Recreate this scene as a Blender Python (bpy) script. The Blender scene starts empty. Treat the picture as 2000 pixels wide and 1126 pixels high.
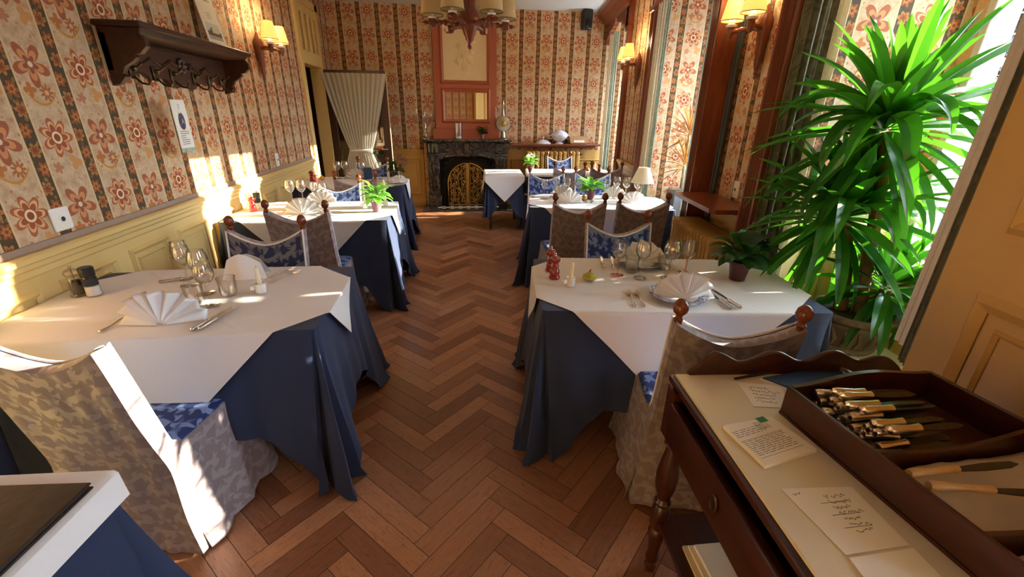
import bpy, bmesh, math, random
from math import sin, cos, pi, radians, sqrt, exp, hypot, atan2
from mathutils import Matrix, Vector, noise as mnoise

# ------------------------------------------------------------------ camera, light, exposure
SC = bpy.context.scene
COL = SC.collection
EYE = 1.54
FPX = 843.7
def _cam():
    p, y, r = radians(22.095), radians(7.708), radians(0.930)
    fwd = Vector((sin(y)*cos(p), cos(y)*cos(p), -sin(p)))
    rt = Vector((cos(y), -sin(y), 0)); up = rt.cross(fwd)
    rt2 = rt*cos(r) + up*sin(r); up2 = up*cos(r) - rt*sin(r)
    cd = bpy.data.cameras.new('camera'); cd.sensor_width = 36; cd.lens = FPX/2000*36
    cd.clip_start = 0.05; cd.clip_end = 300
    o = bpy.data.objects.new('camera', cd); COL.objects.link(o)
    m = Matrix((rt2, up2, -fwd)).transposed().to_4x4(); m.translation = (0, 0, EYE)
    o.matrix_world = m; SC.camera = o
_cam()
SC.view_settings.view_transform = 'Standard'; SC.view_settings.look = 'None'
SC.view_settings.gamma = 1; SC.view_settings.use_curve_mapping = False
SC.view_settings.exposure = 0.42
W = bpy.data.worlds.new('sky'); SC.world = W; W.use_nodes = True
_nt = W.node_tree; _bg = _nt.nodes['Background']
_bg.inputs[0].default_value = (0.75, 0.85, 1.0, 1); _bg.inputs[1].default_value = 26.0
W.cycles.sampling_method = 'MANUAL'; W.cycles.sample_map_resolution = 256
def _light(name, kind, loc, energy, color, **k):
    l = bpy.data.lights.new(name, kind); l.energy = energy; l.color = color
    for a, b in k.items(): setattr(l, a, b)
    o = bpy.data.objects.new(name, l); COL.objects.link(o); o.location = loc; return o
_sd = Vector((-1, -0.06, -0.2635)).normalized()
SUN = _light('sun', 'SUN', (8, 4, 6), 34.0, (1.0, 0.88, 0.70), angle=0.009)
SUN.rotation_euler = _sd.to_track_quat('-Z', 'Y').to_euler()
SC.cycles.max_bounces = 10; SC.cycles.transparent_max_bounces = 24; SC.cycles.diffuse_bounces = 6
SC.cycles.glossy_bounces = 4; SC.cycles.transmission_bounces = 8
SC.cycles.sample_clamp_indirect = 6.0; SC.cycles.caustics_reflective = False; SC.cycles.caustics_refractive = False

# ------------------------------------------------------------------ node helpers
def lin(h):
    if not isinstance(h, str): return tuple(h)[:3] + (1,)
    c = [int(h[i:i+2], 16)/255 for i in (0, 2, 4)]
    return tuple(x/12.92 if x <= .04045 else ((x+.055)/1.055)**2.4 for x in c) + (1,)
class X:
    """a float socket with arithmetic"""
    def __init__(s, t, k): s.t = t; s.k = k
    def op(s, o, *a):
        n = s.t.nodes.new('ShaderNodeMath'); n.operation = o
        for i, v in enumerate((s,) + a):
            if isinstance(v, X): s.t.links.new(v.k, n.inputs[i])
            else: n.inputs[i].default_value = v
        return X(s.t, n.outputs[0])
    def __add__(s, b): return s.op('ADD', b)
    __radd__ = __add__
    def __sub__(s, b): return s.op('SUBTRACT', b)
    def __rsub__(s, b): return (s*-1.0) + b
    def __mul__(s, b): return s.op('MULTIPLY', b)
    __rmul__ = __mul__
    def __truediv__(s, b): return s.op('DIVIDE', b)
    def __lt__(s, b): return s.op('LESS_THAN', b)
    def __gt__(s, b): return s.op('GREATER_THAN', b)
    def abs(s): return s.op('ABSOLUTE')
    def sin(s): return s.op('SINE')
    def cos(s): return s.op('COSINE')
    def floor(s): return s.op('FLOOR')
    def frac(s): return s.op('FRACT')
    def mod(s, b): return s.op('FLOORED_MODULO', b)
    def min(s, b): return s.op('MINIMUM', b)
    def max(s, b): return s.op('MAXIMUM', b)
    def pow(s, b): return s.op('POWER', b)
    def sqrt(s): return s.op('SQRT')
    def atan2(s, b): return s.op('ARCTAN2', b)
def hyp(a, b): return (a*a + b*b).sqrt()
class Mat:
    def __init__(s, name):
        s.m = bpy.data.materials.new(name); s.m.use_nodes = True; s.t = s.m.node_tree
        s.t.nodes.clear(); s.out = s.t.nodes.new('ShaderNodeOutputMaterial')
    def node(s, ty, **k):
        n = s.t.nodes.new(ty)
        for a, b in k.items(): setattr(n, a, b)
        return n
    def set(s, sock, v):
        if isinstance(v, X): s.t.links.new(v.k, sock)
        elif isinstance(v, bpy.types.NodeSocket): s.t.links.new(v, sock)
        elif isinstance(v, str): sock.default_value = lin(v)
        elif isinstance(v, (tuple, list)) and len(v) == 3 and sock.type == 'RGBA': sock.default_value = tuple(v) + (1,)
        else: sock.default_value = v
    def coord(s, kind='UV'):
        n = s.node('ShaderNodeTexCoord'); return n.outputs[kind]
    def xyz(s, vec):
        n = s.node('ShaderNodeSeparateXYZ'); s.t.links.new(vec, n.inputs[0]); return [X(s.t, k) for k in n.outputs]
    def vec(s, x, y, z=0.0):
        n = s.node('ShaderNodeCombineXYZ')
        for i, v in enumerate((x, y, z)): s.set(n.inputs[i], v)
        return n.outputs[0]
    def noise(s, vec, scale=5, detail=2, rough=.5, dist=0, color=False):
        n = s.node('ShaderNodeTexNoise'); s.set(n.inputs['Vector'], vec); n.inputs['Scale'].default_value = scale
        n.inputs['Detail'].default_value = detail; n.inputs['Roughness'].default_value = rough; n.inputs['Distortion'].default_value = dist
        return n.outputs[1] if color else X(s.t, n.outputs[0])
    def voro(s, vec, scale=5, feature='F1', rnd=1.0):
        n = s.node('ShaderNodeTexVoronoi', feature=feature); s.set(n.inputs['Vector'], vec); n.inputs['Scale'].default_value = scale
        n.inputs['Randomness'].default_value = rnd
        return X(s.t, n.outputs['Distance']), n.outputs['Color']
    def mix(s, f, a, b):
        n = s.node('ShaderNodeMix', data_type='RGBA'); s.set(n.inputs[0], f); s.set(n.inputs[6], a); s.set(n.inputs[7], b)
        return n.outputs[2]
    def ramp(s, f, lo, hi):
        n = s.node('ShaderNodeMapRange'); s.set(n.inputs[0], f); n.inputs[1].default_value = lo; n.inputs[2].default_value = hi
        return X(s.t, n.outputs[0])
    def bsdf(s, color, rough=.5, metal=0, **k):
        n = s.node('ShaderNodeBsdfPrincipled'); s.set(n.inputs['Base Color'], color); s.set(n.inputs['Roughness'], rough)
        n.inputs['Metallic'].default_value = metal
        for a, b in k.items(): s.set(n.inputs[a.replace('_', ' ')], b)
        s.p = n; s.t.links.new(n.outputs[0], s.out.inputs[0]); return n
    def bump(s, h, strength=.3, dist=.01):
        n = s.node('ShaderNodeBump'); s.set(n.inputs['Height'], h); n.inputs['Strength'].default_value = strength; n.inputs['Distance'].default_value = dist
        s.t.links.new(n.outputs[0], s.p.inputs['Normal'])
    def shader(s, sh): s.t.links.new(sh, s.out.inputs[0])
MATS = {}
def plain(name, color, rough=.5, metal=0, var=.12, scale=40, bump=0, **k):
    m = Mat(name); c = lin(color); v = m.coord('Object'); nz = m.noise(v, scale, 3)
    dk = tuple(x*(1-var) for x in c[:3]); lt = tuple(min(1, x*(1+var)) for x in c[:3])
    m.bsdf(m.mix(nz, dk, lt), rough, metal, **k)
    if bump: m.bump(nz, bump, .004)
    MATS[name] = m.m; return m
def wood(name, c1, c2, rough=.35, along='z', scale=6, bump=.1):
    m = Mat(name); x, y, z = m.xyz(m.coord('Object'))
    s = {'x': (.12, 1, 1), 'y': (1, .12, 1), 'z': (1, 1, .12)}[along]
    v = m.vec(x*s[0], y*s[1], z*s[2])
    a = m.noise(v, scale*3, 4, .6, 1.2); b = m.noise(v, scale*14, 2, .5)
    m.bsdf(m.mix(m.ramp(a*.7 + b*.3, .3, .7), c1, c2), rough, Specular_IOR_Level=.5)
    if bump: m.bump(b, bump, .002)
    MATS[name] = m.m; return m

# wallpaper: dark flowered stripes between wide cream stripes with alternating flowers
def wallpaper():
    m = Mat('floral_stripe_wallpaper'); u, v, _ = m.xyz(m.coord('UV'))
    P = .275; q = u/P; col = q.floor(); fu = (q - col)*P
    dark = fu < .066
    edge = ((fu - .0705).abs() < .0045).max(((fu - .2695).abs() < .0045))
    a = fu - .170; b0 = v/.305 + 100.0; row = b0.floor(); b = (b0 - row - .5)*.305
    par = (row + col).mod(2.0)
    vec = m.vec(u, v, 0.0)
    wob = m.noise(vec, 38, 2) - .5
    # round flower
    def petals(x, y, R, n, lo, ph=0.0):
        r = hyp(x, y); th = y.atan2(x)
        rad = ((th*(n/2.0) + ph).cos().abs()*(1-lo) + lo)*R + wob*.012
        return r/rad, r
    b1 = b - .03
    f1, r1 = petals(a, b1, .088, 7.0, .52)
    A = [(f1 < 1.0, 'a8613f'), (f1 < .82, 'd9a878'), (f1 < .66, '9c5236'), (r1 < .027, 'e6cfa8'), (r1 < .017, '8a4530')]
    # lily flower with dark petals
    f2, r2 = petals(a + .004, b1 + .002, .094, 5.0, .22, .8)
    B = [(f2 < 1.0, 'a15d40'), (f2 < .7, 'c98a5c'), (f2 < .42, '93503a'), (r2 < .022, '8d5a50'), (r2 < .012, 'e2c6a0')]
    # arcs and bud under the lily
    arc = ((b + .135 - a*a*9.0 - .0).abs() < .006)*(a.abs() < .078)
    f3, r3 = petals(a - .03, b + .085, .036, 9.0, .4)
    f4, r4 = petals(a + .05, b + .075, .032, 4.0, .4)
    B += [(arc, 'c08a3a'), (f3 < 1.0, 'a5663f'), (r3 < .011, 'd8a272'), (f4 < 1.0, 'b3713f')]
    f5, r5 = petals(a - .055, b + .085, .038, 3.0, .45)
    f6, r6 = petals(a + .05, b + .10, .028, 5.0, .45)
    A += [(f5 < 1.0, 'c79158'), (f6 < 1.0, 'b37c5c')]
    cream = m.mix(m.ramp(m.noise(vec, 22, 3), .35, .7), 'd0b596', 'ba9776')
    vine = (m.noise(vec, 26, 1, .5, 2.5) - .5).abs() < .014
    cream = m.mix(vine*.75, cream, 'a3835c')
    spots, _c = m.voro(vec, 30); cream = m.mix((spots + wob*.5 < .20)*.75, cream, 'b07a58'); cream = m.mix((spots < .07), cream, '8f5a40')
    def over(base, layers):
        for f, c in layers: base = m.mix(f, base, c)
        return base
    ca = over(cream, A); cb = over(cream, B)
    wide = m.mix(par, ca, cb)
    dk = m.mix(m.noise(vec, 60, 2), '46392a', '5a4a36')
    d1, c1 = m.voro(vec, 34, rnd=.9); x1, y1, z1 = m.xyz(c1)
    dk = m.mix((d1 + wob*.35) < .33, dk, m.mix(x1, '6f5732', '8a6a40'))
    g = v/.082 + col*.37; gi = g.floor(); fy = (g - gi - .5)*.082; fx = fu - .033 + (gi.mod(3.0) - 1.0)*.010
    f7, r7 = petals(fx, fy, .034, 6.0, .5, .4)
    q = (gi + col).mod(2.0)
    dk = m.mix(f7 < 1.0, dk, m.mix(q, '95552f', 'a87242')); dk = m.mix(f7 < .6, dk, m.mix(q, 'b07644', '8a4e2c')); dk = m.mix(r7 < .008, dk, '7a4526')
    c = m.mix(dark, wide, dk); c = m.mix(edge, c, 'd3b990')
    m.bsdf(c, .75, Specular_IOR_Level=.25)
    MATS['wallpaper'] = m.m
wallpaper()

def floor_mat():
    m = Mat('oak_herringbone'); u, v, _ = m.xyz(m.coord('UV'))
    g = m.node('ShaderNodeNewGeometry'); rnd = X(m.t, g.outputs['Random Per Island'])
    vec = m.vec(u*1.0 + rnd*37.0, v*9.0 + rnd*11.0, rnd*9.0)
    gr = m.noise(vec, 7, 5, .65, 1.5); fine = m.noise(m.vec(u*14.0, v*160.0, rnd*5.0), 1.0, 2)
    base = m.mix(m.ramp(rnd, 0, 1), '875338', 'bd8866')
    c = m.mix(m.ramp(gr, .3, .75), base, m.mix(rnd, '6a422c', 'a37252'))
    fleck = (m.noise(m.vec(u*30.0, v*110.0, rnd*3.0), 1.0, 1) > .66)*.35
    c = m.mix(fleck, c, '5a3620')
    m.bsdf(c, m.ramp(fine, -.6, 2.2), Specular_IOR_Level=.45, Coat_Weight=.18, Coat_Roughness=.28)
    m.bump(gr*.6 + fine*.4, .12, .003); MATS['floor'] = m.m
floor_mat()

def damask(name, c1, c2, rough=.6, period=.30, sheen=.1, metal_sheen=0.0, bumpd=.15):
    m = Mat(name); u, v, _ = m.xyz(m.coord('UV'))
    vec = m.vec(u, v, 0.0)
    nu = m.noise(vec, 14, 1) - .5; nv = m.noise(m.vec(u + 3.3, v, 0.0), 14, 1) - .5
    def scroll(ou, ov, c, arms, tw, lo):
        x = (u + ou + nu*.05)/c; y = (v + ov + nv*.05)/c; j = y.floor(); x = x + j.mod(2.0)*.5; i = x.floor()
        sg = (i + j).mod(2.0)*2.0 - 1.0; x = ((x - i) - .5)*sg; y = (y - j) - .5
        r = hyp(x, y); th = y.atan2(x)
        return ((th*arms + r*tw).cos() + .35*(th*(arms*3.0) + r*tw*1.6).cos())*(1.15 - r*1.9) - lo
    c = period*.62
    g = scroll(0.0, 0.0, c, 2.0, 13.0, .18).max(scroll(c*.5, c*.5, c*.5, 3.0, 5.0, .25))
    f = m.ramp(g, -.10, .10)
    weave = m.noise(vec, 700, 1)
    r = f*(-.22) + rough if metal_sheen else rough
    m.bsdf(m.mix(f, c1, c2), r, Sheen_Weight=sheen, Sheen_Roughness=.4, Specular_IOR_Level=.4)
    m.bump(f*.6 + weave*.4, bumpd, .003); MATS[name] = m.m
damask('blue_damask', '172a60', '7186b4', .6, .26)
damask('navy_damask', '19234a', '6c6c72', .65, .26)
damask('grey_damask', '84757a', '9c8e90', .55, .22, .2, metal_sheen=1)
plain('navy_cloth', '1c2b4c', .72, 0, .10, 260, .08, Sheen_Weight=.08)
plain('white_linen', 'e6e4e6', .8, 0, .03, 300, .05)
plain('white_napkin', 'e6e6ea', .75, 0, .03, 200, .04)
plain('cream_paint', 'd8b878', .42, 0, .05, 3)
plain('ochre_paint', 'c29853', .4, 0, .06, 3)
plain('white_paint', 'e4e2de', .6, 0, .02, 2)
plain('ceiling_paint', 'd9d9d6', .8, 0, .02, 2)
plain('terracotta', 'a5583a', .5, 0, .08, 6)
plain('plaster', 'dcc49a', .7, 0, .06, 12)
wood('mahogany', '2c120a', '4a2114', .3, 'y')
wood('dark_walnut', '2a140c', '4b2818', .38, 'y')
wood('red_wood', '5c2a17', '85452a', .33, 'z')
wood('red_wood_flat', '5f2c18', '8a4a2d', .28, 'y')
wood('turned_wood', '5a2f1c', '8a5233', .35, 'z')
wood('finial_wood', '5b2817', '86452a', .25, 'z')
plain('gray_strip', '9b8474', .8)
plain('black_plastic', '151515', .4)
plain('black_iron', '1c1a19', .45, .6)
plain('pipe_dark', '2a302e', .5)
plain('radiator_enamel', 'c49c56', .4, 0, .05, 8)
plain('silver', 'dedad6', .22, 1.0, .05)
plain('gilt', 'c8a56a', .25, 1.0, .1)
plain('pewter', 'a79f8e', .35, 1.0, .15, 20)
plain('brass', 'a8834a', .42, .85, .2, 18)
plain('white_plastic', 'ece9e2', .35, 0, .02)
plain('porcelain', 'e8e9ee', .15, 0, .02)
plain('wax', 'efe6cf', .5, 0, .04, 30, Subsurface_Weight=.2)
plain('red_lacquer', '8e1a14', .18, 0, .08, 20, Coat_Weight=.6)
plain('burgundy_plastic', '4c2126', .4, 0, .08)
plain('mauve_plastic', '7d5560', .4, 0, .08)
plain('soil', '2a1d14', .9, 0, .4, 60)
plain('bark', '7a5a40', .85, 0, .35, 45, .6)
plain('pot_stone', '6d6257', .7, 0, .35, 30, .5)
plain('paper', 'ece7db', .75, 0, .03, 10)
plain('paper_old', 'd8c9a6', .8, 0, .06, 10)
plain('ink', '26282c', .8)
plain('ink_green', '1c6a3a', .7)
plain('navy_card', '1f3f6b', .6, 0, .05)
plain('leather', '2a1a10', .5, 0, .25, 30, .4)
plain('beige_napkin', 'b9a58c', .85, 0, .06, 200, .06)
plain('white_lace', 'e6e1d4', .8)
plain('gourd_green', 'a39a2e', .5, 0, .35, 14)
plain('gourd_yellow', 'd79a2a', .5, 0, .25, 14)
plain('gourd_orange', 'd8772a', .5, 0, .2, 14)
def glassy(name, tint, lo=.03, hi=.85, gl=.02, edge=None):
    m = Mat(name); tr = m.node('ShaderNodeBsdfTransparent')
    g = m.node('ShaderNodeBsdfGlossy'); g.inputs['Roughness'].default_value = gl; g.inputs[0].default_value = (1, 1, 1, 1)
    lw = m.node('ShaderNodeLayerWeight'); lw.inputs[0].default_value = .5; fc = X(m.t, lw.outputs['Facing'])
    m.set(tr.inputs[0], m.mix(fc.pow(2.0), tint, edge or tint))
    f = fc.pow(3.0)*(hi-lo) + lo
    mx = m.node('ShaderNodeMixShader'); m.set(mx.inputs[0], f); m.t.links.new(tr.outputs[0], mx.inputs[1]); m.t.links.new(g.outputs[0], mx.inputs[2])
    m.shader(mx.outputs[0]); MATS[name] = m.m
glassy('clear_glass', 'fefefe', .10, 1.0, .02, '8a9294')
glassy('pink_glass', 'f6c9b4', .10, .8, .02, 'c07a5c')
glassy('window_glass', 'f6faf9', .02, .5)
glassy('crystal', 'e2dfda', .12, .9, .08)
glassy('dark_pane', '9a8f86', .05, .6)
def mirror():
    m = Mat('mirror_glass'); n = m.noise(m.coord('Object'), 3, 1)
    m.bsdf(m.mix(n, 'c8c4bc', 'd8d4cc'), .03, 1.0); MATS['mirror'] = m.m
mirror()
def marble():
    m = Mat('black_marble'); v = m.coord('Object')
    n = m.noise(v, 5, 6, .65, 1.5); f = m.ramp((n - .5).abs(), .0, .035); sp = m.noise(v, 60, 3)
    c = m.mix(f, '6e665f', '2c2826'); c = m.mix((sp > .6)*.3, c, '5f5750')
    m.bsdf(c, .22, Specular_IOR_Level=.5); MATS['black_marble'] = m.m
marble()
def leafmat(name, c1, c2, ctrans, w=.45, rough=.4):
    m = Mat(name); v = m.coord('Object'); n = m.noise(v, 14, 2)
    m.bsdf(m.mix(n, c1, c2), rough, Specular_IOR_Level=.4); p = m.p
    t = m.node('ShaderNodeBsdfTranslucent'); t.inputs[0].default_value = lin(ctrans)
    mx = m.node('ShaderNodeMixShader'); mx.inputs[0].default_value = w
    m.t.links.new(p.outputs[0], mx.inputs[1]); m.t.links.new(t.outputs[0], mx.inputs[2]); m.shader(mx.outputs[0]); MATS[name] = m.m
leafmat('yucca_leaf', '16401a', '2f6c28', '5cae22', .34, .32)
leafmat('dark_leaf', '14301a', '24502a', '4a8a30', .25)
leafmat('light_leaf', '3f7a34', '86b858', '8ad04a', .4)
leafmat('dracaena_leaf', '6c6c3a', 'a8683a', 'b87a40', .3)
leafmat('dried_petal', '8f6a58', 'b08a78', 'b08a70', .2, .8)
def sheer():
    m = Mat('sheer_curtain'); n = m.noise(m.coord('UV'), 90, 1)
    m.bsdf(m.mix(n, 'e2dccd', 'f0ecdf'), .8); p = m.p
    tl = m.node('ShaderNodeBsdfTranslucent'); tl.inputs[0].default_value = lin('e8e2d4')
    tr = m.node('ShaderNodeBsdfTransparent')
    a = m.node('ShaderNodeMixShader'); a.inputs[0].default_value = .35; m.t.links.new(p.outputs[0], a.inputs[1]); m.t.links.new(tl.outputs[0], a.inputs[2])
    b = m.node('ShaderNodeMixShader'); b.inputs[0].default_value = .12; m.t.links.new(a.outputs[0], b.inputs[1]); m.t.links.new(tr.outputs[0], b.inputs[2])
    m.shader(b.outputs[0]); MATS['sheer'] = m.m
sheer()
def drapes(name, c1, c2, ct, w=.3):
    m = Mat(name); u, v, _ = m.xyz(m.coord('UV')); vec = m.vec(u, v, 0.0)
    f = m.ramp((m.noise(vec, 9, 1, .5, 2.0)*18.0).sin(), -.1, .1)
    m.bsdf(m.mix(f, c1, c2), .6, Sheen_Weight=.2); p = m.p
    tl = m.node('ShaderNodeBsdfTranslucent'); tl.inputs[0].default_value = lin(ct)
    a = m.node('ShaderNodeMixShader'); a.inputs[0].default_value = w; m.t.links.new(p.outputs[0], a.inputs[1]); m.t.links.new(tl.outputs[0], a.inputs[2])
    m.shader(a.outputs[0]); MATS[name] = m.m
drapes('olive_drape', '57523f', '716b55', '807a58', .2)
drapes('green_drape', '9cae9e', 'bfcabb', 'b8ccbc')
drapes('cream_drape', 'd8cfb4', 'e4dcc4', 'f0e4c4', .35)
drapes('beige_drape', 'a89070', 'b09a7a', 'c8a878', .3)
def shade(name, color, emit):
    m = Mat(name); v = m.coord('Object'); n = m.noise(v, 30, 2)
    m.bsdf(m.mix(n, color, color), .7); p = m.p
    p.inputs['Emission Color'].default_value = lin('ffc066'); p.inputs['Emission Strength'].default_value = emit
    tl = m.node('ShaderNodeBsdfTranslucent'); tl.inputs[0].default_value = lin(color)
    a = m.node('ShaderNodeMixShader'); a.inputs[0].default_value = .3; m.t.links.new(p.outputs[0], a.inputs[1]); m.t.links.new(tl.outputs[0], a.inputs[2])
    m.shader(a.outputs[0]); MATS[name] = m.m
shade('lit_shade', 'f0d8a8', .9)
shade('cream_shade', 'dcc99c', 0.0)
shade('white_shade', 'f2ead8', 0.0)
def bulb():
    m = Mat('lit_bulb'); e = m.node('ShaderNodeEmission'); e.inputs[0].default_value = lin('ffd9a0'); e.inputs[1].default_value = 6.0
    m.shader(e.outputs[0]); MATS['bulb'] = m.m
bulb()
def blueplate():
    m = Mat('blue_rim_porcelain'); x, y, z = m.xyz(m.coord('Object')); r = hyp(x, y)
    n = m.noise(m.vec(x, y, 0.0), 70, 2, .5, 1.5)
    f = (n > .5)*(r > .088)*(r < .132)
    m.bsdf(m.mix(f, 'e8e9ee', '2f4a8c'), .15); MATS['blue_plate'] = m.m
blueplate()
def bluewhite():
    m = Mat('blue_white_porcelain'); v = m.coord('Object'); n = m.noise(v, 38, 2, .5, 1.5)
    m.bsdf(m.mix(m.ramp(n, .5, .62), 'e9eaef', '8797c4'), .15); MATS['blue_white'] = m.m
bluewhite()

# ------------------------------------------------------------------ mesh helpers
I4 = Matrix.Identity(4)
def T(x, y=0, z=0): return Matrix.Translation((x, y, z))
def RZ(a): return Matrix.Rotation(a, 4, 'Z')
def RX(a): return Matrix.Rotation(a, 4, 'X')
def RY(a): return Matrix.Rotation(a, 4, 'Y')
class MB:
    def __init__(s): s.v = []; s.f = []; s.uv = []
    def add(s, vs, fs, M=None, uvs=None):
        o = len(s.v)
        s.v += [tuple(M @ Vector(p)) for p in vs] if M is not None else [tuple(p) for p in vs]
        for i, f in enumerate(fs):
            s.f.append(tuple(k + o for k in f)); s.uv.append([uvs[k] for k in f] if uvs else None)
        return s
    def box(s, lo, hi, M=None):
        (a, b, c), (d, e, f) = lo, hi
        return s.add([(a,b,c),(d,b,c),(d,e,c),(a,e,c),(a,b,f),(d,b,f),(d,e,f),(a,e,f)],
                     [(0,3,2,1),(4,5,6,7),(0,1,5,4),(1,2,6,5),(2,3,7,6),(3,0,4,7)], M)
    def rbox(s, lo, hi, r=.005, M=None, seg=1):
        bm = bmesh.new(); bmesh.ops.create_cube(bm, size=1)
        c = [(a+b)/2 for a, b in zip(lo, hi)]; d = [b-a for a, b in zip(lo, hi)]
        for v in bm.verts: v.co = Vector((v.co.x*d[0]+c[0], v.co.y*d[1]+c[1], v.co.z*d[2]+c[2]))
        bmesh.ops.bevel(bm, geom=bm.edges[:], offset=r, segments=seg, affect='EDGES', profile=.5)
        bm.verts.index_update()
        s.add([v.co[:] for v in bm.verts], [[v.index for v in f.verts] for f in bm.faces], M); bm.free(); return s
    def prism(s, poly, a, b, axis='x', M=None):
        n = len(poly)
        def P(p, t): return (t, p[0], p[1]) if axis == 'x' else (p[0], t, p[1]) if axis == 'y' else (p[0], p[1], t)
        vs = [P(p, a) for p in poly] + [P(p, b) for p in poly]
        return s.add(vs, [tuple(range(n))[::-1], tuple(range(n, 2*n))] + [(i, (i+1) % n, n+(i+1) % n, n+i) for i in range(n)], M)
    def lathe(s, prof, n=20, M=None, a0=0, a1=2*pi, wob=None):
        full = abs(a1-a0-2*pi) < 1e-6; m = n if full else n+1; vs = []; fs = []
        for j, (r, z) in enumerate(prof):
            for i in range(m):
                a = a0 + (a1-a0)*i/n; rr = r*(wob(a, z) if wob else 1)
                vs.append((rr*cos(a), rr*sin(a), z))
        for j in range(len(prof)-1):
            for i in range(n):
                k = (i+1) % m
                fs.append((j*m+i, j*m+k, (j+1)*m+k, (j+1)*m+i))
        if full:
            if prof[0][0] > 1e-5: fs.append(tuple(range(m))[::-1])
            if prof[-1][0] > 1e-5: fs.append(tuple((len(prof)-1)*m+i for i in range(m)))
        return s.add(vs, fs, M)
    def shell(s, prof, n=20, M=None):       # open lathe without caps
        vs = []; fs = []
        for r, z in prof:
            for i in range(n): a = 2*pi*i/n; vs.append((r*cos(a), r*sin(a), z))
        for j in range(len(prof)-1):
            for i in range(n): k = (i+1) % n; fs.append((j*n+i, j*n+k, (j+1)*n+k, (j+1)*n+i))
        return s.add(vs, fs, M)
    def tube(s, pts, r, n=8, M=None, cap=True):
        pts = [Vector(p) for p in pts]; k = len(pts); rs = r if isinstance(r, (list, tuple)) else [r]*k
        vs = []; fs = []; up = None
        for i, p in enumerate(pts):
            t = (pts[min(i+1, k-1)] - pts[max(i-1, 0)]).normalized()
            if up is None: up = Vector((0, 0, 1)) if abs(t.z) < .9 else Vector((1, 0, 0))
            a = t.cross(up).normalized(); b = a.cross(t).normalized(); up = b
            for j in range(n): q = 2*pi*j/n; vs.append(tuple(p + (a*cos(q) + b*sin(q))*rs[i]))
        for i in range(k-1):
            for j in range(n): l = (j+1) % n; fs.append((i*n+j, i*n+l, (i+1)*n+l, (i+1)*n+j))
        if cap: fs += [tuple(range(n))[::-1], tuple((k-1)*n+j for j in range(n))]
        return s.add(vs, fs, M)
    def grid(s, fn, nu, nv, M=None, uvf=None, closed=False):
        m = nu if closed else nu+1; vs = []; uvs = []
        for j in range(nv+1):
            for i in range(m):
                a, b = i/nu, j/nv; vs.append(fn(a, b)); uvs.append(uvf(a, b) if uvf else (a, b))
        fs = [(j*m+i, j*m+(i+1) % m, (j+1)*m+(i+1) % m, (j+1)*m+i) for j in range(nv) for i in range(nu)]
        return s.add(vs, fs, M, uvs if uvf else None)
    def ball(s, c, r, n=12, M=None, sz=1):
        pr = [(max(r*sin(pi*j/8), 0), -r*cos(pi*j/8)*sz) for j in range(9)]
        return s.lathe(pr, n, (M or I4) @ T(*c))
    def build(s, name, mat, parent=None, smooth=True, angle=38, M=None, norm=True, solid=0):
        me = bpy.data.meshes.new(name); me.from_pydata(s.v, [], s.f); me.materials.append(MATS[mat])
        ul = me.uv_layers.new(name='uv')
        for p, uv in zip(me.polygons, s.uv):
            if uv:
                for li, q in zip(p.loop_indices, uv): ul.data[li].uv = q
            else:
                nx, ny, nz = (abs(t) for t in p.normal)
                for li in p.loop_indices:
                    c = me.vertices[me.loops[li].vertex_index].co
                    ul.data[li].uv = (c.y, c.z) if nx >= ny and nx >= nz else (c.x, c.z) if ny >= nz else (c.x, c.y)
        if norm:
            bm = bmesh.new(); bm.from_mesh(me); bmesh.ops.recalc_face_normals(bm, faces=bm.faces[:]); bm.to_mesh(me); bm.free()
        if smooth:
            for p in me.polygons: p.use_smooth = True
            me.set_sharp_from_angle(angle=radians(angle))
        o = bpy.data.objects.new(name, me); COL.objects.link(o)
        if parent is not None: o.parent = parent
        if M is not None: o.matrix_local = M
        if solid:
            md = o.modifiers.new('solid', 'SOLIDIFY'); md.thickness = solid; md.offset = 0
        return o
def tag(o, label, cat, group=None):
    o['label'] = label; o['category'] = cat
    if group: o['group'] = group
    return o
def thing(name, label, cat, loc=(0, 0, 0), rz=0, group=None):
    o = bpy.data.objects.new(name, None); COL.objects.link(o); o.empty_display_size = .05
    o.location = loc; o.rotation_euler = (0, 0, rz); return tag(o, label, cat, group)
def struct(o): o['kind'] = 'structure'; return o
def dup(root, label, loc, rz=None, group=None, scale=None):
    def cp(o, par):
        c = o.copy(); COL.objects.link(c)
        if par is not None: c.parent = par
        for ch in o.children: cp(ch, c)
        return c
    r = cp(root, None); r.location = loc; r['label'] = label
    if rz is not None: r.rotation_euler = (0, 0, rz)
    if group: r['group'] = group
    if scale: r.scale = (scale,)*3
    return r
def place(root, first, label, loc, rz=0, group=None):
    """use root itself the first time, copies afterwards"""
    if first: root.location = loc; root.rotation_euler = (0, 0, rz); root['label'] = label; return root
    return dup(root, label, loc, rz, group)
rnd = random.Random(7)
def nz(x, y, z=0): return mnoise.noise(Vector((x, y, z)))
A8 = atan2(.14, .99)
RW = T(1.44, 0, 0) @ RZ(-A8)            # the right wall's own frame: x = depth into the wall, y = along it
def rw(n, s, z=0): return RW @ Vector((n, s, z))
CH = 3.03; XL = -1.817; YB = 7.75
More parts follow.
